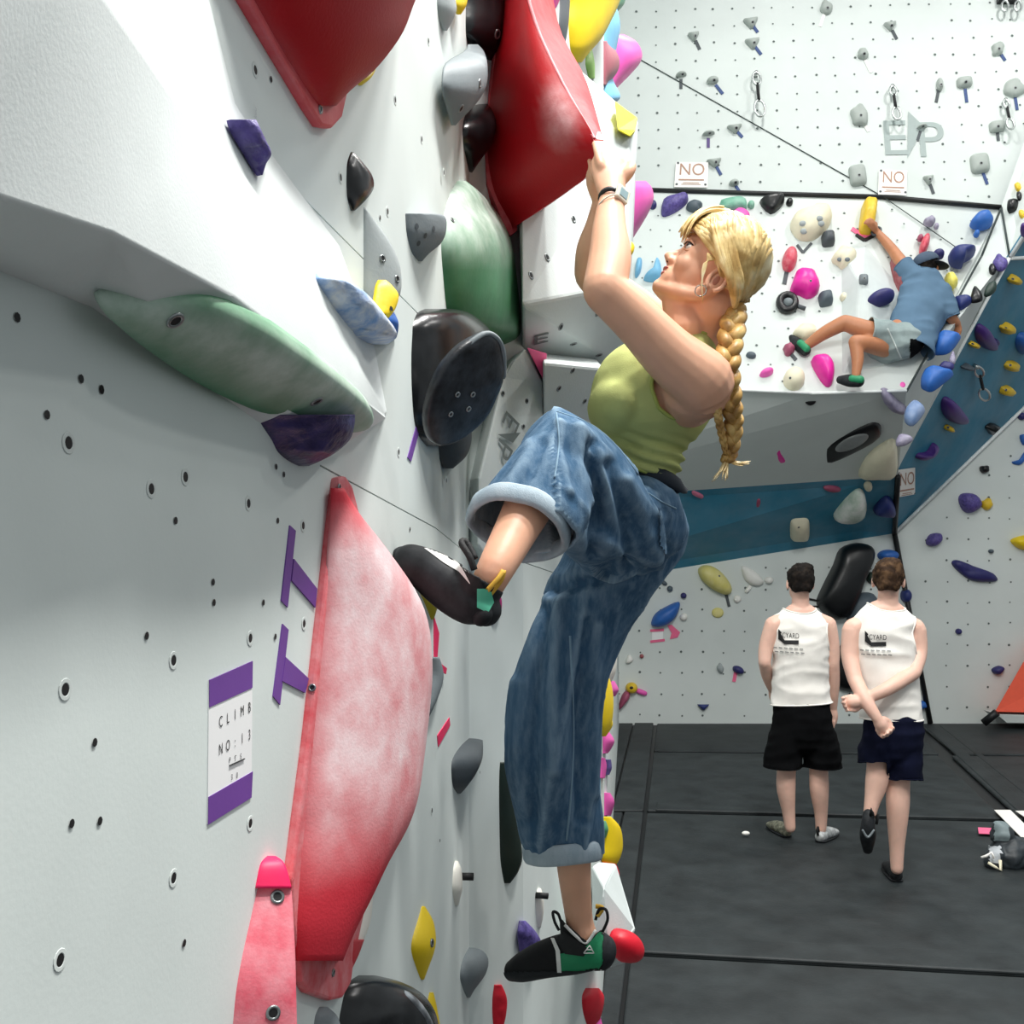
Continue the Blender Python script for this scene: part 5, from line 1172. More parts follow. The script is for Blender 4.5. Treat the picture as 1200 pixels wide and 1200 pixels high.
B(qMa, CREAM, .08, 'cream hold behind the far climber\'s shin', (944, 390, 26, 18, 0, 'blob', 3)); B(qMa, LBLUE, .10, 'light blue fin-shaped hold near the woman\'s chin', [(754, 328), (763, 322), (769, 305), (774, 312), (774, 328), (762, 331)]); B(qMa, LBLUE, .08, 'slim light blue hold beside the fin-shaped one', [(744, 322), (746, 306), (752, 306), (751, 318), (746, 326)])
o = B(qMa, DUSTY, .08, 'dusty pink small hold under the far climber\'s left shoe', (924, 411, 12, 13, 0, 'blob', 4)); strip('tape_tag', bar(926, 414, 933, 422, 4), qMa, TD, .005, o)
B(qMa, PINK, .07, 'flat pink hold on the overhang lip beside the braid', (898, 438, 17, 8, 18)); B(qMa, CREAM, .12, 'round cream hold sitting on the overhang lip', (930, 446, 25, 24, 0, 'oval'), bolt=[(926, 443)]); B(qMa, MAGL, .14, 'pink leaf-shaped hold left of the far climber\'s lower shoe', [(950, 424), (958, 420), (968, 421), (976, 433), (975, 450), (968, 453), (958, 441)])
B(qMa, SLATE, .04, 'small grey chip hold on the overhang beside the braid', (880, 417, 12, 7, -10))
yh = B(qMa, YELB, .17, 'yellow upright hold gripped by the far climber', (1016, 257, 17, 38, -8, 'box'), lump=.02)
v = strip('tape_mark', bar(998, 268, 1012, 277, 5), qMa, TPK, .004, label='pink and black chevron of tape below the gripped yellow hold', cat='tape'); strip('tape_strip', bar(1012, 277, 1027, 270, 5), qMa, TPK, .005, v); strip('black_strip', bar(1003, 275, 1013, 282, 3.5), qMa, TRIMK, .006, v); strip('black_strip', bar(1013, 282, 1025, 276, 3.5), qMa, TRIMK, .007, v)
pr = [(984, 288, 9.86), (1014, 284, 9.86), (1063, 346, 9.62), (1052, 425, 9.22), (985, 442, 9.14), (1018, 330, 9.45), (1012, 405, 9.05)]
def proud(lst, pl):
    return [P(x, y, pl.hit(x, y).y+dd) for x, y, dd in lst]
V = proud([(984, 288, .02), (1014, 284, .02), (1063, 346, .02), (1052, 425, .02), (985, 442, .02), (1008, 330, -.22), (1022, 345, -.22), (1018, 400, -.14), (1002, 400, -.14)], PMa)
o = mk('wall_volume', V, [[0, 5, 6, 1], [1, 6, 2], [2, 6, 7, 3], [3, 7, 8, 4], [4, 8, 5, 0], [5, 8, 7, 6], [0, 1, 2, 3, 4]], VOLG, None, False, label='pale grey prism volume left of the far climber', cat='climbing volume'); fix_normals(o); bevel(o, .02, 2)
qP = Pl(V[5], V[6], V[7]); V8 = V; B(qP, GREY, .05, 'small square grey bolt-on hold on the pale prism', (1012, 328, 11, 11, 0, 'box'), bolt=[(1013, 326)]); B(sh(PMa, .12), INDIGO, .13, 'purple lens-shaped hold across the pale prism', (1031, 352, 34, 15, 14), e=.9)
B(qMa, DRED, .14, 'dark red curved hold behind the far climber\'s back', [(1043, 308), (1049, 304), (1057, 318), (1063, 332), (1062, 344), (1055, 346), (1049, 334)]); B(qMb, REDH, .09, 'red finger-shaped hold above the far climber\'s cap', (1083, 288, 10, 24, -18)); B(qMb, DUSTY, .05, 'small dusty red knob left of the red finger hold', (1078, 280, 7, 7))
B(qMb, LAV, .07, 'lavender hold under the thin diagonal joint', (1089, 261, 14, 9, 12, 'blob', 6)); B(qMb, LAV, .04, 'tiny lavender knob beside the lavender hold', (1097, 266, 6, 6)); B(qMb, BLUE, .13, 'bright blue domed hold near the right wall corner', [(1136, 264), (1141, 256), (1150, 252), (1160, 255), (1162, 265), (1152, 270), (1142, 269)], lump=.02); B(qMb, BLUE, .05, 'small blue knob under the bright blue dome', (1144, 275, 7, 7))
B(qMb, NAVY, .17, 'large navy hold right of the far climber\'s cap', [(1111, 300), (1120, 296), (1141, 297), (1137, 304), (1128, 309), (1126, 315), (1114, 312)]); B(qMb, INDIGO, .08, 'small indigo hold behind the cap brim', (1099, 300, 14, 9)); B(qMb, mat('lemon_moulded', 'efe36a', .5), .10, 'lemon yellow hold by the far climber\'s shoulder', (1113, 332, 14, 20, 20, 'blob', 3))
# strip between overhang and teal panel
B(q1, NAVY, 0.072, 'navy hold above the far climber\'s right hand', [(1118, 353), (1124, 350), (1136, 349), (1139, 354), (1132, 360), (1124, 363)]); B(q1, BLKH, 0.045, 'black wedge hold on the pale strip, upper part', [(1137, 352), (1142, 336), (1150, 344), (1151, 352), (1141, 355)]); B(q1, PURP, 0.050, 'purple hold highest on the pale strip', (1172, 309, 17, 18, 0, 'blob', 9)); B(q1, BLKH, 0.036, 'black hold touching the highest purple hold', (1163, 316, 9, 12)); B(q1, DKG, 0.045, 'dark green hold at the teal edge', [(1153, 346), (1158, 334), (1167, 331), (1167, 340), (1159, 347)])
B(q1, BLUE, 0.099, 'blue wedge hold level with the far climber\'s shorts', [(1095, 414), (1098, 397), (1108, 392), (1125, 393), (1123, 401), (1113, 413), (1102, 416)], lump=.02); B(q1, INDIGO, 0.045, 'dark indigo hold between two blue wedge holds', [(1099, 433), (1106, 425), (1118, 428), (1115, 434), (1104, 434)]); B(q1, LAV, 0.036, 'lavender fin hold above the dark indigo one', [(1112, 424), (1117, 412), (1120, 421), (1118, 427)])
B(q1, BLUE, 0.117, 'large blue wedge hold halfway down the pale strip', [(1079, 452), (1083, 438), (1095, 433), (1115, 437), (1116, 441), (1104, 451), (1092, 459), (1083, 457)], lump=.02); B(q1, mat('steel_blue_moulded', '5f7fae', .5, bump=.1, chalk=.2), 0.090, 'steel blue pyramid hold low on the pale strip', [(1060, 494), (1062, 482), (1072, 472), (1082, 477), (1083, 484), (1070, 499)]); B(q1, LAV, 0.054, 'greyish lavender hold lowest on the pale strip', [(1050, 522), (1053, 512), (1062, 511), (1070, 515), (1060, 522)]); B(q1, PINK, 0.027, 'small pink hold at the right end of the overhang lip', (1056, 452, 11, 8, 10))
# teal panel on the right
TH = [(1186, 327, 11, 10, YELB, 'yellow knob highest on the teal panel'), (1178, 384, 13, 12, YELB, 'yellow knob second from the top of the teal panel'), (1183, 428, 13, 11, YELB, 'yellow knob level with the quickdraw on teal'), (1178, 457, 13, 11, YELB, 'yellow knob lowest in the column right of the quickdraw'), (1139, 403, 7, 7, YELB, 'tiny yellow jib left of the upper purple bean'), (1110, 501, 7, 7, YELB, 'tiny yellow jib under the lower purple bean'), (1131, 429, 10, 6, SLATE, 'small dark hold left of the quickdraw on teal'), (1162, 502, 13, 14, BLKH, 'black knob on the edge between teal and white')]
for i, (x, y, w, hh, m, lab) in enumerate(TH): B(q2, m, .06+.003*w, lab, (x, y, w, hh, 20, 'blob', i), bolt=[(x+1, y)] if m is YELB else None, br=.014)
B(q2, mat('violet_moulded', '4a2a7a', .45, bump=.1), .11, 'violet bean hold high on the teal panel', (1153, 395, 34, 15, -62, 'bean')); B(q2, mat('violet_moulded', '4a2a7a', .45), .12, 'violet bean hold in the middle of the teal panel', (1116, 481, 37, 18, -52, 'bean')); B(q2, mat('violet_moulded', '4a2a7a', .45), .09, 'violet curved hold low on the teal panel', [(1073, 536), (1076, 531), (1086, 529), (1093, 519), (1097, 523), (1090, 533), (1078, 538)]); B(q2, BLUE, .12, 'blue hold cut by the right edge on teal', (1198, 402, 16, 26)); B(q2, INDIGO, .06, 'small indigo hold beside the upper violet bean', (1164, 400, 8, 9))
# right, top
B(q0, YELB, .06, 'yellow knob at the right edge above two black holds', (1194, 221, 8, 9, 0, 'blob')); B(q0, BLKH, .08, 'black blocky hold just right of the wall corner', [(1182, 249), (1184, 238), (1194, 236), (1192, 246), (1184, 250)]); B(q0, BLKH, .06, 'small black hold beside the black blocky one', (1196, 232, 7, 11)); B(q0, YELB, .06, 'yellow knob cut by the right edge', (1199, 253, 8, 10)); B(q2, mat('violet_moulded', '4a2a7a', .45), .07, 'violet hold cut by the right edge above teal', (1200, 270, 8, 18))
# shaded undercut
o = B(qG, BLKH, .07, 'long black shoe-shaped hold in the shaded undercut', [(940, 541), (944, 529), (962, 517), (1008, 496), (1026, 492), (1033, 500), (1025, 513), (984, 534), (952, 546)], e=.4)
V, F = join([ell(qG.hitv(997, 512, .065), (qG.hit(1017, 503)-qG.hit(997, 512)), (qG.hit(1001, 520)-qG.hit(997, 512))*.8, qG.n*.02)]); mk('shiny_insert', V, F, mat('silver_insert', '8c9090', .35, bump=.1), o)
B(qG, LAV, .10, 'mottled purple curved hold hanging below the lip', [(1032, 456), (1040, 456), (1052, 468), (1062, 477), (1056, 480), (1042, 474), (1034, 465)], lump=.015); B(qG, CREAM, .14, 'large cream quarter-round hold by the black corner', [(1005, 554), (1014, 532), (1032, 518), (1049, 515), (1050, 552), (1028, 556)]); B(qG, INDIGO, .06, 'dark indigo curved hold left of the black shoe-shaped one', [(924, 501), (945, 492), (953, 479), (958, 481), (952, 495), (930, 504)]); B(qG, DRED, .06, 'dark red oblong hold above the black shoe-shaped one', (962, 502, 23, 10, 14)); B(qG, DRED, .04, 'thin dark red hold under the indigo curved hold', (937, 507, 24, 6, 14, 'bean'))
B(qG, MAGL, .12, 'magenta twisted hold in the shaded undercut', [(896, 504), (904, 502), (913, 505), (918, 518), (927, 535), (922, 542), (909, 543), (905, 525)], bolt=[(917, 533)]); B(qG, DUSTY, .05, 'small dusty pink knob above the magenta twisted hold', (905, 491, 8, 10)); B(qG, YELB, .07, 'mustard knob below the magenta twisted hold', (931, 551, 14, 15, 0, 'blob', 2)); B(qG, LAV, .05, 'thin lavender hold beneath the black shoe-shaped one', [(952, 553), (968, 551), (990, 540), (992, 543), (975, 553), (956, 556)]); B(qG, BLKH, .08, 'black lump hanging under the overhang lip', [(941, 463), (957, 463), (955, 467), (948, 469), (943, 467)]); B(qG, mat('lime_moulded', '9ed06a', .5), .03, 'tiny lime jib above the black shoe-shaped hold', (982, 499, 6, 5)); B(qG, SLATE, .04, 'slim dark peg under the lip beside the braid', bar(872, 458, 883, 463, 4)); B(qG, INDIGO, .04, 'tiny indigo knob behind the woman\'s back', (832, 504, 9, 8)); B(qG, SLATE, .03, 'thin slate hold beside the tail of the braid', bar(884, 549, 892, 541, 3))
# teal band, left
B(qT, CREAM, .13, 'round white hold centred on the teal band', (936, 616, 24, 27, 0, 'box'), bolt=[(936, 618)]); B(qT, mat('green_white_moulded', '2f8a55', .5, bump=.1, chalk=.95, chalk_s=2.4), .16, 'green and white hold on the teal band', [(976, 604), (984, 590), (1003, 573), (1013, 578), (1013, 598), (996, 607)]); B(qT, NAVY, .12, 'navy hold at the right end of the teal band', [(1023, 598), (1032, 585), (1040, 581), (1047, 588), (1047, 601)])
B(qT, REDH, .12, 'red boat-shaped hold low on the teal band', [(836, 658), (845, 648), (866, 636), (872, 640), (865, 652), (850, 657)]); B(qT, MAG, .06, 'magenta ball hold beside the red boat-shaped hold', (884, 632, 9, 9)); B(qT, REDH, .05, 'small red knob right of the red boat-shaped hold', (873, 649, 9, 9)); B(qT, CREAM, .05, 'small white knob right of the jeans on teal', (832, 631, 10, 11)); B(qT, CREAM, .05, 'white knob at the bottom left of the teal band', (816, 652, 11, 11)); B(qT, DUSTY, .04, 'flat dusty pink hold at the top of the teal band', (975, 572, 21, 6, -6)); B(qT, CREAM, .05, 'cream knob at the top right of the teal band', (1017, 569, 10, 10)); B(qT, DUSTY, .05, 'short pink peg on the teal band', bar(889, 584, 884, 599, 5)); B(qT, SLATE, .03, 'dark peg at the bottom edge of the teal band', bar(937, 641, 946, 644, 3)); B(qT, mat('pink_tape_far', 'd87a98', .6), .02, 'pink slip of tape at the top left of the teal band', bar(812, 577, 823, 582, 4))
# lower wall
o = B(qL, PALEY, .14, 'pale yellow oval hold with dark tape below', [(818, 667), (828, 662), (842, 668), (854, 682), (857, 693), (850, 697), (834, 690), (822, 679)], bolt=[(843, 675)]); strip('tape_tag', bar(850.5, 695, 854.5, 711, 3.4), qL, TD, .004, o)
B(qL, WHITEM, .07, 'white kite-shaped hold left of the dark-haired man\'s head', [(869, 663), (884, 669), (895, 682), (886, 687), (873, 680)]); B(qL, WHITEM, .05, 'white knob beside the white kite-shaped hold', (901, 680, 10, 9)); B(qL, WHITEM, .04, 'white chip hold under the white kite-shaped hold', bar(874, 694, 879, 687, 4)); B(qL, PALEY, .03, 'pale yellow ring hold low on the back wall', (841, 718, 14, 12)); B(qL, WHITEM, .04, 'white knob right of the pale yellow oval hold', (864, 702, 9, 9))
B(qL, BLUE, .14, 'blue crescent hold right of the jeans', [(763, 730), (768, 719), (782, 710), (795, 705), (796, 712), (789, 726), (776, 734), (766, 734)]); B(qL, INDIGO, .05, 'navy knob above the blue crescent hold', (801, 698, 7, 7)); B(qL, SLATE, .04, 'dark knob under the jeans seat, right one', (785, 690, 7, 7)); B(qL, SLATE, .03, 'dark chip under the jeans seat, left one', (778, 683, 9, 5, -35)); B(qL, LGREY, .04, 'grey chip hold left of the blue crescent', (758, 699, 9, 8)); B(qL, WHITEM, .05, 'white knob right of the blue crescent hold', (801, 723, 9, 9))
t = strip('tape_mark', bar(762, 739, 778, 738, 3), qL, TPK, .004, label='pink taped box under the blue crescent hold', cat='tape'); strip('tape_strip', bar(762, 752, 779, 750, 3), qL, TPK, .004, t); strip('paper', [(764, 741), (777, 740), (777, 749), (764, 750)], qL, PAPER, .003, t)
strip('tape_mark', [(782, 733), (787, 732), (797, 741), (794, 747), (785, 749), (787, 742)], qL, TPK, .005, label='pink arrow of tape beside the pink taped box', cat='tape')
o = B(qL, INDIGO, .07, 'dark navy hold with pink tape left of the dark-haired man', (865, 785, 14, 9, -26)); strip('tape_tag', bar(862, 788, 860, 799, 4), qL, TPK, .004, o)
B(qL, LGREY, .05, 'grey chip hold left of the dark navy one', (844, 783, 8, 11, 15, 'blob')); B(qL, NAVY, .05, 'small navy hold low on the back wall', (824, 828, 10, 6, 0, 'tri')); o = B(qL, YELB, .10, 'golden knob near the floor beside the crowded wall strip', (740, 806, 14, 13)); dents(o, [(740, 806)], .02, qL, BLKH, 'bolt'); B(qL, PINK, .04, 'pink chip right of the golden knob', bar(746, 809, 757, 813, 5)); B(qL, DUSTY, .09, 'dusty plum fang-shaped hold below the golden knob', [(724, 832), (729, 814), (736, 809), (738, 816), (732, 825)]); B(qL, DRED, .03, 'tiny dark red jib above the golden knob', (752, 769, 5, 5)); B(qL, WHITEM, .05, 'white triangular chip above the golden knob', [(733, 776), (737, 767), (742, 773), (737, 777)])
# black macros behind the men
o = B(qL, BLKH, .22, 'tall black curved hold between the two standing men', [(957, 708), (962, 690), (976, 662), (984, 643), (1003, 636), (1019, 640), (1022, 653), (1011, 680), (1002, 704), (990, 723), (973, 725)], e=.6); strip('tape_strip', bar(948, 702, 962, 705, 2.5), qL, TRIMK, .004, o); strip('tape_strip', bar(946, 711, 960, 711, 2.5), qL, TRIMK, .004, o)
B(qL, SLATE, .16, 'slate black hold behind the brown-haired man\'s shoulder', [(992, 722), (998, 702), (1012, 694), (1026, 700), (1030, 735), (1000, 742)]); B(qL, BLKH, .16, 'black hold seen between the men\'s arms', [(976, 803), (978, 772), (990, 748), (1002, 738), (1012, 760), (1008, 808)])
# right lower wall
B(q3, PURP, .13, 'large purple hold right of the lower NO sign', [(1123, 585), (1128, 578), (1142, 580), (1149, 592), (1138, 601), (1128, 598)]); B(q3, YELB, .07, 'golden knob right of the large purple hold', (1156, 591, 13, 13, 0, 'blob')); B(q3, PURP, .10, 'purple hold above the brown-haired man\'s right', [(1085, 634), (1090, 626), (1101, 625), (1103, 633), (1095, 640), (1087, 639)]); B(q3, INDIGO, .08, 'long knobbly purple hold on the right wall', [(1115, 660), (1121, 656), (1140, 663), (1163, 672), (1169, 680), (1158, 682), (1138, 680), (1122, 669)], lump=.03, ls=8); B(q3, YEL, .12, 'yellow hold cut by the right edge', [(1184, 634), (1192, 629), (1206, 628), (1210, 644), (1194, 643)]); B(q3, INDIGO, .08, 'navy hold left of the orange volume', [(1162, 784), (1170, 780), (1176, 783), (1170, 790), (1164, 789)]); B(q3, INDIGO, .05, 'small navy knob on the right wall, middle', (1123, 740, 7, 7)); B(q3, SLATE, .04, 'tiny dark knob above the long knobbly purple hold', (1161, 646, 6, 5)); B(q3, BLKH, .07, 'black knob between the teal edge and purple hold', (1153, 550, 11, 9, -20, 'blob')); B(q3, INDIGO, .06, 'dark hold by the right edge below the teal panel', (1197, 488, 9, 9)); B(q3, BLUE, .05, 'blue curled hold cut by the right edge, upper', [(1195, 510), (1205, 510), (1205, 520), (1198, 521)]); B(q3, BLUE, .04, 'blue squiggle hold cut by the right edge, lower', [(1186, 541), (1193, 540), (1200, 530), (1205, 530), (1197, 544), (1188, 544)])
B(qL, BLUE, .13, 'blue hold just above the brown-haired man\'s head', (1040, 651, 24, 14)); B(q3, NAVY, .10, 'navy hold behind the brown-haired man\'s neck', (1061, 698, 12, 16)); B(qL, DKG, .08, 'dark green hold left of the brown-haired man\'s head', (1021, 677, 12, 14)); B(q3, BLUE, .08, 'blue round hold at the brown-haired man\'s hip', (1079, 826, 11, 11, 0, 'blob', 3))
# orange volume leaning at the foot of the right wall
V = [P(1166, 834, 10.75), P(1215, 748, 11.05), P(1330, 752, 11.05), P(1330, 838, 10.5), P(1158, 847, 11.0), P(1330, 847, 11.0), P(1163, 842, 10.72), P(1330, 846, 10.5)]
o = mk('wall_volume', V[:4]+[P(1215, 748, 11.15), P(1330, 752, 11.15), P(1166, 834, 11.15), P(1330, 838, 11.1)], [[0, 1, 2, 3], [0, 6, 4, 1], [1, 4, 5, 2], [3, 2, 5, 7], [0, 3, 7, 6], [4, 6, 7, 5]], mat('orange_panel', 'e5573a', .55, var=.04, bump=.05), None, False, label='orange wedge volume at the foot of the right wall', cat='climbing volume'); fix_normals(o)
slab('base_panel', [P(1168, 837, 10.76), P(1330, 841, 10.52), P(1330, 849.5, 10.52), P(1180, 847, 10.76)], Vector((0, -1, 0)), .3, WALLB, o); rod('black_edge', P(1153, 847, 10.78), P(1168, 835, 10.70), .045, TRIMK, o)
# ---- things on the mats
zf = lambda x, y, z=.02: fpx(x, y)+Vector((0, 0, z))
slab('tape_mark', [zf(x, y) for x, y in ((1146, 973), (1166, 974), (1165, 981), (1147, 980))], Vector((0, 0, 1)), .004, TPK, label='pink slip of tape lying on the mat beside the bag', cat='tape')
slab('tape_mark', [zf(x, y, .03) for x, y in ((1165, 954), (1184, 954), (1222, 992), (1206, 996))], Vector((0, 0, 1)), .004, SIGN, label='broad white tape along the diagonal mat seam', cat='tape')
slab('tape_mark', [zf(x, y, .03) for x, y in ((1190, 955), (1215, 955), (1232, 966), (1206, 966))], Vector((0, 0, 1)), .004, SIGN, label='short white tape cut by the right edge', cat='tape')
V, F = ball(zf(874, 981, .025), .02, (1.3, .8, .7)); mk('chalk_crumb', V, F, WHITEM, None, label='white chalk crumb on the mat left of the standing men', cat='chalk')
bc = fpx(1183, 1018); bd = bc.y
bagp = [ell(P(1184, 1000, bd+.08), (.115, 0, .02), (0, .12, 0), (0, 0, .085)), ell(P(1176, 982, bd+.10), (.05, 0, .02), (0, .06, 0), (-.03, 0, .08)), ell(P(1202, 1004, bd+.1), (.10, 0, 0), (0, .10, 0), (0, 0, .07)), ell(P(1166, 1006, bd+.03), (.045, 0, .02), (0, .05, 0), (0, 0, .05))]
def crum(p, n): return n*(.018*(1-abs(noise.noise(p*13))*2)+.008*noise.noise(p*30))
bag = fuse('chalk_bag', bagp, .011, mat('dark_nylon', '2a3136', .55, var=.4, vs=9, bump=.2), None, 1, disp=crum, org=bc, label='crumpled dark and grey bag lying on the mat at right', cat='bag')
patch(bag, lambda x, y, c, n: 1160 < x < 1173 and 992 < y < 1012 and facing(c, n), mat('pale_grey_nylon', 'a9aeb3', .6), 'pale_flap', .006); patch(bag, lambda x, y, c, n: 1166 < x < 1182 and y < 985 and facing(c, n), mat('grey_nylon', '6f7d80', .6), 'grey_flap', .006)
sweep('drawcord', [P(1150, 1005, bd-.02), P(1156, 1003, bd-.03), P(1162, 999, bd-.04), P(1165, 1006, bd-.05)], .008, SIGN, bag, 6); sweep('drawcord', [P(1158, 1011, bd-.04), P(1166, 1016, bd-.05), P(1173, 1020, bd-.05), P(1172, 1008, bd-.05)], .009, CREAM, bag, 6)
# ================================================================ two men standing, seen from behind
HAIRD = hair_mat('near_black_hair', '0c0a09', '15110f', '241d18'); HAIRB = hair_mat('brown_hair', '1d130d', '38281c', '5a4430')
WTOP = mat('white_jersey', 'efece6', .9, var=.03, vs=9, bump=.15, bs=260, spec=.15); SHBLK = mat('black_shorts_cloth', '08090b', .9, var=.2, bump=.2, bs=200, spec=.1); SHNVY = mat('navy_shorts_cloth', '0e1226', .9, var=.2, bump=.2, bs=200, spec=.1)
PRINT = mat('black_print', '1a1b1d', .8, bump=0); PRINTG = mat('grey_print', '8f918f', .8, bump=0)
def wrinkle(am, f=9, st=.4):
    return lambda p, n: n*am*((1-abs(noise.noise(Vector((p.x*f*st, p.y*f, p.z*f*1.5)))*2)-.5)+.4*noise.noise(p*f*2.3))
def head_prims(c, r=1.0, yaw=0):
    """skull, jaw, ears of a head facing away (+Y)"""
    q = Matrix.Rotation(yaw, 3, 'Z')
    def e(x, y, z, a, b, d): return ell(c+q @ Vector((x, y, z))*r, q @ Vector((a, 0, 0))*r, q @ Vector((0, b, 0))*r, Vector((0, 0, d))*r)
    return [e(0, 0, .02, .074, .092, .092), e(0, .045, -.05, .056, .055, .068), e(0, .10, -.035, .014, .02, .02), e(0, .07, -.085, .03, .03, .022), e(0, -.01, -.06, .05, .055, .06)], [e(s*.078, .005, -.012, .010, .016, .032) for s in (1, -1)]
def head_more(c, bo, hairm, yaw=0, r=1.0, skin=SKINM):
    q = Matrix.Rotation(yaw, 3, 'Z')
    def e(x, y, z, a, b, d): return ell(c+q @ Vector((x, y, z))*r, q @ Vector((a, 0, 0))*r, q @ Vector((0, b, 0))*r, Vector((0, 0, d))*r)
    rn = random.Random(7)
    def cut(p):
        v = q.transposed() @ (p-c)/r
        return (v.z < -.062+.012*math.cos(v.x*30)) or (v.y > .02 and v.z < -.01+.55*(v.y-.02)) or (abs(v.x) > .055 and v.z < -.02 and v.y > -.02)
    fuse('hair', [e(0, -.006, .026, .083, .099, .098), e(0, -.055, -.02, .06, .05, .06), e(.02, -.02, .075, .055, .06, .05)], .0085, hairm, bo, 2, disp=lambda p, n: n*(.007*noise.noise(Vector((p.x*60, p.y*25, p.z*22)))+.006*noise.noise(p*90)), cuts=[('fn', cut)])
    for s in (1, -1):
        V, F = e(s*.030, .088, .005, .012, .008, .008); ey = mk('eye', V, F, mat('eye_white', 'e6dfd8', .3, bump=0), bo); V, F = e(s*.030, .095, .005, .006, .004, .006); mk('iris', V, F, mat('iris', '3b3a35', .3, bump=0), ey)
    V, F = e(0, .098, -.065, .022, .006, .008); mk('lips', V, F, mat('lips', 'c4706a', .45, bump=0), bo)
for _h in (HAIRD, HAIRB): _h.node_tree.nodes['Principled BSDF'].inputs['Roughness'].default_value = .8; _h.node_tree.nodes['Principled BSDF'].inputs['Specular IOR Level'].default_value = .15
def fist(w, k, r=1, spread=(1, 0, 0), curl=(0, 0, -1)):
    """hand with five curled fingers: from wrist w to knuckles k"""
    w, k = Vector(w), Vector(k); d = (k-w).normalized(); s = Vector(spread); s = (s-d*s.dot(d)).normalized(); u = Vector(curl).normalized(); L_ = (k-w).length
    out = [tube([w, w.lerp(k, .5), k], [.026, .036, .034], 12, 4)]
    for i in range(4):
        a = k+s*(i-1.5)*.023; ln = (.9, 1, .95, .78)[i]
        out.append(tube([a-d*.01, a+d*.03*ln, a+d*.045*ln+u*.025*ln, a+d*.03*ln+u*.048*ln], [.0105, .0098, .0092, .008], 8, 3))
    t = w.lerp(k, .35)+s*.03; out.append(tube([t, t+s*.016+d*.03, t+s*.010+d*.052+u*.012], [.015, .0125, .0105], 8, 3))
    return out
# ---- dark-haired man in black shorts
d1 = 6.5
Q = lambda x, y, dd=0: P(x, y, d1+dd)
man = empty('person', fpx(945, 985), 'dark-haired man in white vest and black shorts, arms hanging', 'person')
hc = Q(938, 683)
sk, ears = head_prims(hc, 1.03)
pb = sk+ears+[tube([Q(938, 697), Q(938, 712), Q(938, 728)], [.054, .056, .07]), tube([Q(938, 722), Q(938, 745), Q(938, 790), Q(939, 830)], [(.12, .07), (.165, .11), (.145, .10), (.16, .11)], 20), tube([Q(928, 721), Q(906, 733)], [.045, .058]), tube([Q(948, 721), Q(970, 733)], [.045, .058]),
      tube([Q(906, 735), Q(898, 758), Q(896, 776, -.02)], [.058, .048, .040]), tube([Q(896, 776, -.02), Q(899, 792, .08), Q(905, 808, .20)], [.040, .036, .028]), tube([Q(970, 735), Q(975, 758), Q(976, 778)], [.058, .048, .041]), tube([Q(976, 778), Q(977, 802, .04), Q(976, 830, .09)], [.041, .037, .027])]
pb += fist(Q(905, 808, .20), Q(909, 821, .23), spread=(0, 1, 0), curl=(1, 0, 0)); pb += fist(Q(976, 830, .09), Q(975, 845, .11), spread=(0, 1, 0), curl=(-1, 0, 0))
pb += [tube([Q(923, 850), Q(922, 893), Q(921, 922, -.01), Q(924, 950), Q(926, 970)], [.085, .060, .060, .042, .034]), tube([Q(957, 850), Q(959, 893), Q(960, 924, -.01), Q(962, 952), Q(962, 972)], [.085, .060, .060, .042, .034])]
bo1 = fuse('body', pb, .0065, SKINM, man, 4)
head_more(hc, bo1, HAIRD, 0, 1.03)
sh1 = fuse('vest', [tube([Q(938, 712, .01), Q(938, 728), Q(938, 752), Q(938, 795), Q(939, 828)], [(.10, .06), (.165, .105), (.180, .128), (.176, .125), (.196, .135)], 24), tube([Q(928, 722), Q(912, 730)], [.052, .058]), tube([Q(948, 722), Q(962, 730)], [.052, .058])], .011, WTOP, bo1, 4, disp=wrinkle(.010, 7), cuts=[('plane', Q(939, 824), Vector((.05, -.02, -1)).normalized()), ('ball', Q(888, 741), .088), ('ball', Q(984, 743), .130), ('ball', Q(937, 703, .0), .118)], solid=.004)
hems(sh1, .005, WTOP)
st1 = fuse('shorts', [tube([Q(939, 818), Q(940, 840), Q(940, 858)], [(.172, .118), (.185, .14), (.185, .14)], 24), tube([Q(926, 848), Q(918, 880), Q(917, 910)], [(.10, .115), (.115, .125), (.122, .13)]), tube([Q(956, 848), Q(963, 880), Q(964, 910)], [(.10, .115), (.112, .125), (.118, .13)])], .011, SHBLK, bo1, 3, disp=wrinkle(.010, 8), cuts=[('plane', Q(940, 898), Vector((0, 0, -1)))], solid=.004)
hems(st1, .004, SHBLK)
CAMO = mat('camo_shoe', '8b8a78', .7, var=.75, vs=45, bump=.2); PALESH = mat('pale_patterned_shoe', 'b9bcbc', .7, var=.5, vs=40, bump=.2)
def lowshoe(name, heel, toe, m, par, r=.036):
    heel, toe = Vector(heel), Vector(toe); up = Vector((0, 0, 1)); dv = toe-heel
    V, F = join([tube([heel+up*.035, heel.lerp(toe, .35)+up*.042, heel.lerp(toe, .7)+up*.034, toe+up*.022], [(r*.9, .034), (r, .04), (r*1.15, .032), (r*.75, .02)], 14, 4, ref=(0, 0, 1))])
    s = mk(name, V, F, m, par); V, F = join([tube([heel+up*.008, heel.lerp(toe, .5)+up*.008, toe+up*.008], [(r, .008), (r*1.2, .008), (r*.8, .008)], 14, 4, ref=(0, 0, 1))]); mk('sole', V, F, RUB, s)
    sweep('pull_loop', [heel-dv.normalized()*.03+up*.05, heel-dv.normalized()*.045+up*.085, heel-dv.normalized()*.03+up*.10, heel-dv.normalized()*.02+up*.07], .008, STRAP, s, 6); return s
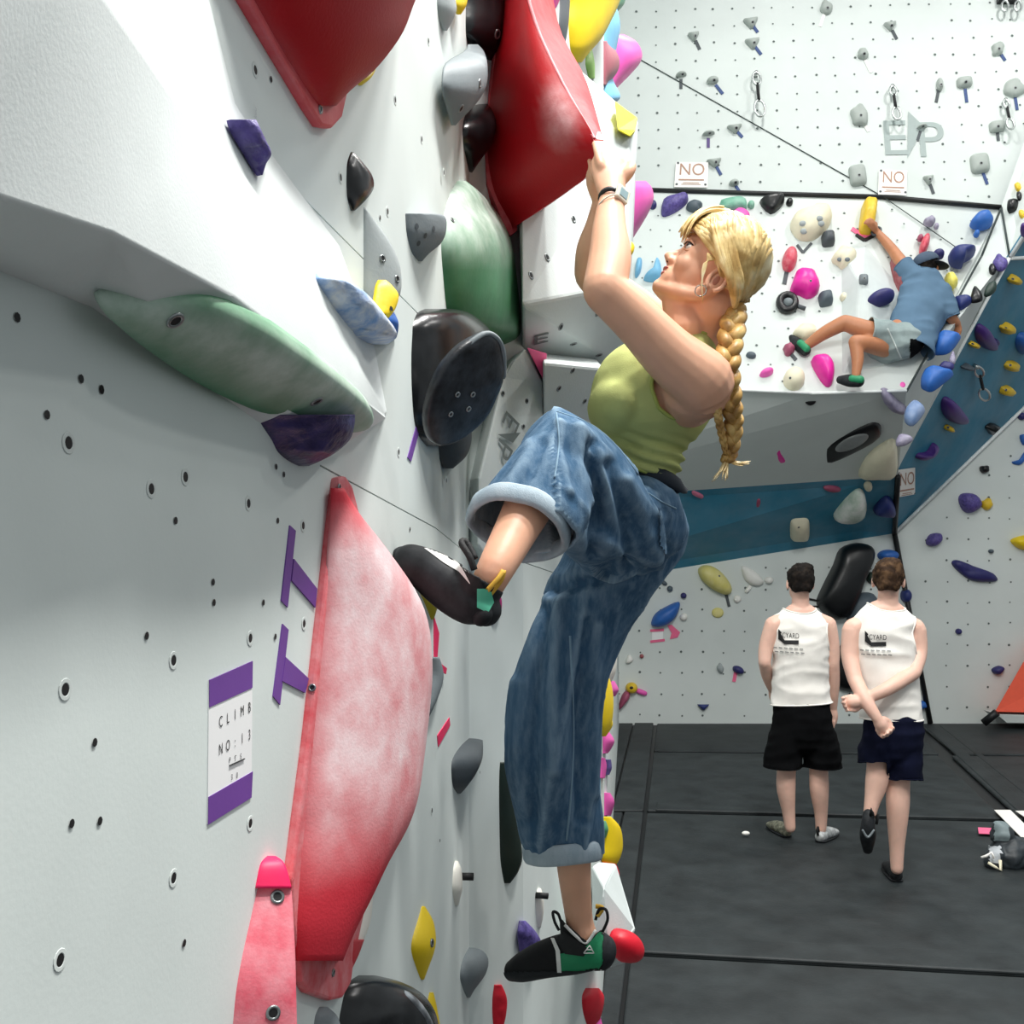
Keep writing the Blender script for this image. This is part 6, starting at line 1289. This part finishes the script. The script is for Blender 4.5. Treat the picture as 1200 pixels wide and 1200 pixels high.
f1 = fpx(922, 981); lowshoe('climbing_shoe', f1, f1+Vector((-.05, .23, 0)), CAMO, bo1); f1 = fpx(961, 987); lowshoe('climbing_shoe', f1, f1+Vector((.15, .17, 0)), PALESH, bo1)
def chest_print(sh_, cx, cy, w, par, tilt=0, big=True):
    """flat print following the cloth of the back"""
    b = bvh_of(sh_); b2 = bvh_of(par.parent)
    def put(x, y, off=.007):
        loc, nn, _, _ = b.ray_cast(CAMV, (P(x, y, 1)-CAMV).normalized())
        if loc is None: loc, nn, _, _ = b2.ray_cast(CAMV, (P(x, y, 1)-CAMV).normalized())
        return loc+(CAMV-loc).normalized()*off
    def pg(name, pts, m, off=.008): return mk(name, [put(x, y, off) for x, y in pts], [list(range(len(pts)))], m, par, False)
    s = w/26
    T = lambda x, y: (cx+x*s, cy+y*s+x*s*tilt)
    pg('printed_block', [T(-13, -8), T(-11, -4), T(-5, 6), T(-5, 11), T(-13, 5)], PRINT); pg('printed_block', [T(-5, 6), T(13, 5), T(13, 10), T(-5, 11)], PRINT); pg('printed_block', [T(-13, -8), T(-9, -4), T(-9, -2), T(-11, -3)], PRINT)
    a, c = put(*T(-8, 0), .010), put(*T(13, 0), .010); ux = (c-a).normalized(); uz = Vector((0, 0, 1)); uz = (uz-ux*uz.dot(ux)).normalized()
    text('lettering', 'CYARD', (a+c)/2+Vector((0, -.004, 0)), ux, uz, (c-a).length*.46, PRINT, par, .68)
    for k in range(2):
        for j in range(6):
            x0 = -19+j*6.6+k*1.5; pg('printed_text', [T(x0, 15+k*5), T(x0+4.6, 15.4+k*5), T(x0+4.6, 16.8+k*5), T(x0, 16.4+k*5)], PRINTG)
chest_print(sh1, 924, 745, 24, sh1, .06)
# ---- brown-haired man in navy shorts, hands behind his back
d2 = 5.65
Q2 = lambda x, y, dd=0: P(x, y, d2+dd)
man2 = empty('person', fpx(1050, 1034), 'brown-haired man in white vest and navy shorts, hands behind back', 'person')
hc2 = Q2(1041, 680)
sk, ears = head_prims(hc2, 1.02, -.35)
pb = sk+ears+[tube([Q2(1041, 694), Q2(1040, 710), Q2(1038, 726)], [.054, .058, .075]), tube([Q2(1037, 720), Q2(1037, 748), Q2(1041, 800), Q2(1046, 845)], [(.12, .07), (.165, .11), (.145, .10), (.15, .11)], 20), tube([Q2(1028, 722), Q2(1000, 737)], [.048, .058]), tube([Q2(1048, 722), Q2(1072, 737)], [.048, .058]),
      tube([Q2(999, 739), Q2(996, 768, -.02), Q2(1002, 796, -.08)], [.058, .048, .041]), tube([Q2(1002, 796, -.08), Q2(1014, 820, -.17), Q2(1028, 842, -.21)], [.041, .038, .028]),
      tube([Q2(1073, 739), Q2(1076, 765, -.02), Q2(1070, 788, -.09)], [.058, .048, .042]), tube([Q2(1070, 788, -.09), Q2(1042, 806, -.17), Q2(1012, 820, -.16)], [.042, .038, .028])]
pb += fist(Q2(1028, 842, -.21), Q2(1035, 853, -.20), spread=(1, 0, .6), curl=(0, -1, .2)); pb += fist(Q2(1012, 820, -.16), Q2(998, 823, -.15), spread=(0, 0, -1), curl=(-.4, -1, 0))
pb += [tube([Q2(1030, 860), Q2(1030, 893, -.01), Q2(1027, 918, -.03), Q2(1022, 940, -.05), Q2(1019, 955, -.06)], [.085, .066, .060, .042, .034]), tube([Q2(1055, 865), Q2(1053, 908), Q2(1052, 945, -.01), Q2(1051, 990), Q2(1051, 1018)], [.09, .064, .062, .042, .034])]
bo2 = fuse('body', pb, .006, SKINM, man2, 4)
head_more(hc2, bo2, HAIRB, -.35, 1.02)
sh2 = fuse('vest', [tube([Q2(1037, 710, .01), Q2(1037, 726), Q2(1037, 752), Q2(1041, 800), Q2(1045, 850)], [(.10, .06), (.165, .105), (.175, .125), (.165, .12), (.172, .13)], 24), tube([Q2(1027, 722), Q2(1010, 732)], [.052, .058]), tube([Q2(1048, 722), Q2(1063, 732)], [.052, .058])], .010, WTOP, bo2, 4, disp=wrinkle(.009, 7), cuts=[('plane', Q2(1045, 842), Vector((-.02, -.02, -1)).normalized()), ('ball', Q2(985, 746), .078), ('ball', Q2(1087, 747), .140), ('ball', Q2(1040, 700), .112)], solid=.004)
hems(sh2, .005, WTOP)
st2 = fuse('shorts', [tube([Q2(1046, 836), Q2(1047, 855), Q2(1047, 870)], [(.155, .122), (.162, .14), (.162, .14)], 24), tube([Q2(1031, 860), Q2(1025, 880), Q2(1024, 900)], [(.085, .115), (.085, .12), (.08, .12)]), tube([Q2(1058, 862), Q2(1058, 890), Q2(1057, 925)], [(.095, .115), (.100, .12), (.105, .12)])], .010, SHNVY, bo2, 3, disp=wrinkle(.009, 8), cuts=[('fn', lambda p: px_of(p)[1] > (893 if px_of(p)[0] < 1040 else 914))], solid=.004)
hems(st2, .004, SHNVY)
V, F = join([tube([Q2(1018, 954, -.09), Q2(1017, 966, -.10), Q2(1017, 980, -.08), Q2(1017, 996, -.02)], [(.030, .03), (.036, .034), (.044, .032), (.026, .022)], 16)])
s = mk('climbing_shoe', V, F, RUB, bo2); V, F = join([tube([Q2(1011, 973, -.135), Q2(1017, 981, -.135), Q2(1024, 973, -.135)], [.006, .007, .006], 8)]); mk('heel_line', V, F, GREY, s); sweep('pull_loop', [Q2(1020, 956, -.12), Q2(1021, 948, -.13), Q2(1023, 956, -.13)], .008, STRAP, s, 6); sweep('pull_loop', [Q2(1026, 958, -.1), Q2(1029, 954, -.11), Q2(1027, 966, -.11)], .008, STRAP, s, 6)
f2 = fpx(1051, 1033); lowshoe('climbing_shoe', f2, f2+Vector((.03, .24, 0)), RUB, bo2)
chest_print(sh2, 1026, 747, 25, sh2, .03)
# ---- far climber on the overhang
TEE = mat('slate_blue_tee', '5d7890', .9, var=.05, vs=6, bump=.15, bs=200, spec=.1); GSH = cloth('grey_green_shorts_cloth', '8b9a9a', 'a9b5b5', ws=3, amt=.4, weave=200)
hd = lambda x, y, dd=0: P(x, y, 9.35+dd)
far = empty('person', hd(1055, 400), 'man in slate blue tee and cap hanging on the far overhang', 'person')
hcf = hd(1086, 314, .08)
sk, ears = head_prims(hcf, 1.18, -.5)
shf, hpf = hd(1073, 328, .02), hd(1052, 398, -.28)
wf, hf_ = P(1027, 271, 9.74), P(1019, 258, 9.72)
pf = sk+ears+[tube([hd(1085, 322, .05), hd(1082, 336, 0)], [.065, .08]), tube([hd(1086, 336, 0), hd(1080, 355, -.06), hd(1064, 388, -.22), hpf], [(.17, .1), (.2, .13), (.17, .12), (.17, .13)], 20), tube([shf, hd(1056, 307, .15), hd(1047, 294, .25)], [.075, .06, .05]), tube([hd(1047, 294, .25), P(1037, 282, 9.68), wf], [.05, .043, .032]),
      tube([hd(1102, 346, -.06), hd(1110, 360, -.12), hd(1113, 370, -.14)], [.075, .058, .05]), tube([hd(1113, 370, -.14), hd(1118, 376, -.10), hd(1122, 380, -.06)], [.05, .045, .034]),
      tube([hd(1050, 398, -.28), hd(1018, 388, -.34), hd(990, 378, -.30)], [.11, .09, .07]), tube([hd(990, 378, -.30), hd(965, 391, -.25), hd(943, 407, -.18)], [.07, .06, .042]), tube([hd(1040, 408, -.30), hd(1012, 402, -.45), hd(1002, 400, -.46)], [.09, .07, .058]), tube([hd(1002, 400, -.46), hd(1005, 420, -.48), hd(1003, 441, -.50)], [.058, .053, .036])]
pf += fist(wf, P(1021, 262, 9.66), spread=(.6, 0, .6), curl=(-1, .6, .4)); pf += fist(hd(1122, 380, -.06), hd(1123, 388, -.04), spread=(0, 1, 0), curl=(-1, 0, 0))
bf3 = fuse('body', pf, .014, SKINT, far, 3)
head_more(hcf, bf3, HAIRD, -.5, 1.15)
tee = fuse('t_shirt', [tube([hd(1085, 330, .0), hd(1084, 342, -.02), hd(1082, 358, -.08), hd(1070, 388, -.22), hd(1068, 412, -.3)], [(.17, .11), (.23, .14), (.235, .16), (.22, .16), (.20, .17)], 24), tube([hd(1074, 330, .02), hd(1066, 320, .08), hd(1059, 311, .13)], [.12, .10, .09]), tube([hd(1100, 345, -.05), hd(1107, 358, -.10), hd(1112, 368, -.13)], [.12, .10, .09])], .015, TEE, bf3, 4, disp=wrinkle(.016, 5), cuts=[('plane', hd(1066, 409, -.28), (hd(1064, 414, -.26)-hd(1074, 385, -.2)).normalized()), ('ball', hd(1084, 322, .03), .10), ('plane', hd(1060, 312, .12), Vector((-.75, .4, .75)).normalized()) if False else ('ball', hd(1052, 302, .17), .125), ('ball', hd(1116, 376, -.14), .085)], solid=.005)
hems(tee, .006, TEE)
shs = fuse('shorts', [ell(hd(1052, 396, -.27), Vector((.17, 0, .03)), Vector((0, .18, 0)), Vector((0, 0, .14))), ell(hd(1054, 402, -.28), Vector((.21, 0, .03)), Vector((0, .19, 0)), Vector((0, 0, .155))), tube([hd(1052, 399, -.28), hd(1020, 390, -.34), hd(1010, 386, -.34)], [.15, .135, .13]), tube([hd(1042, 410, -.25), hd(1018, 403, -.17)], [.13, .12])], .014, GSH, bf3, 3, disp=wrinkle(.018, 6), cuts=[('plane', hd(1017, 392, -.3), Vector((-1, 0, .12)).normalized())], solid=.005)
hems(shs, .006, GSH)
seam(shs, [(1040, 385), (1048, 402), (1056, 420)], .007, mat('pale_piping', 'c3cccb', .8)); patch(shs, lambda x, y, c, n: x > 1066 and y > 398 and facing(c, n), SHBLK, 'dark_side_panel', .006)
cap = fuse('cap', [ell(hcf+Vector((-.01, .0, .055)), (.115, 0, .03), (0, .125, 0), (-.025, 0, .09))], .012, mat('faded_navy_cap', '46566a', .85, bump=.2), bf3, 2, cuts=[('plane', hcf+Vector((0, 0, .045)), Vector((.3, 0, -1)).normalized())], solid=.008)
V, F = ell(hcf+Vector((.085, -.03, .018)), (.10, .02, -.03), (-.02, .10, 0), (.004, 0, .014)); mk('brim', V, F, mat('black_brim', '121418', .8), cap)
sweep('watch', [wf+Vector((.042*math.cos(a), .02*math.sin(a), .038*math.sin(a)+.02*math.cos(a))) for a in [i*.45 for i in range(14)]], .012, DGREY, bf3, 6, True)
def farshoe(h_, t_, name):
    V, F = join([tube([h_, h_.lerp(t_, .5), t_], [(.05, .045), (.055, .045), (.035, .028)], 14)]); s = mk(name, V, F, RUB, bf3); V, F = join([tube([h_+Vector((0, -.03, .01)), h_.lerp(t_, .42)+Vector((0, -.03, .012))], [.035, .035], 10)]); mk('green_panel', V, F, GRN, s); return s
farshoe(hd(944, 411, -.2), hd(927, 396, -.05), 'climbing_shoe'); farshoe(hd(1007, 447, -.50), hd(984, 445, -.42), 'climbing_shoe')
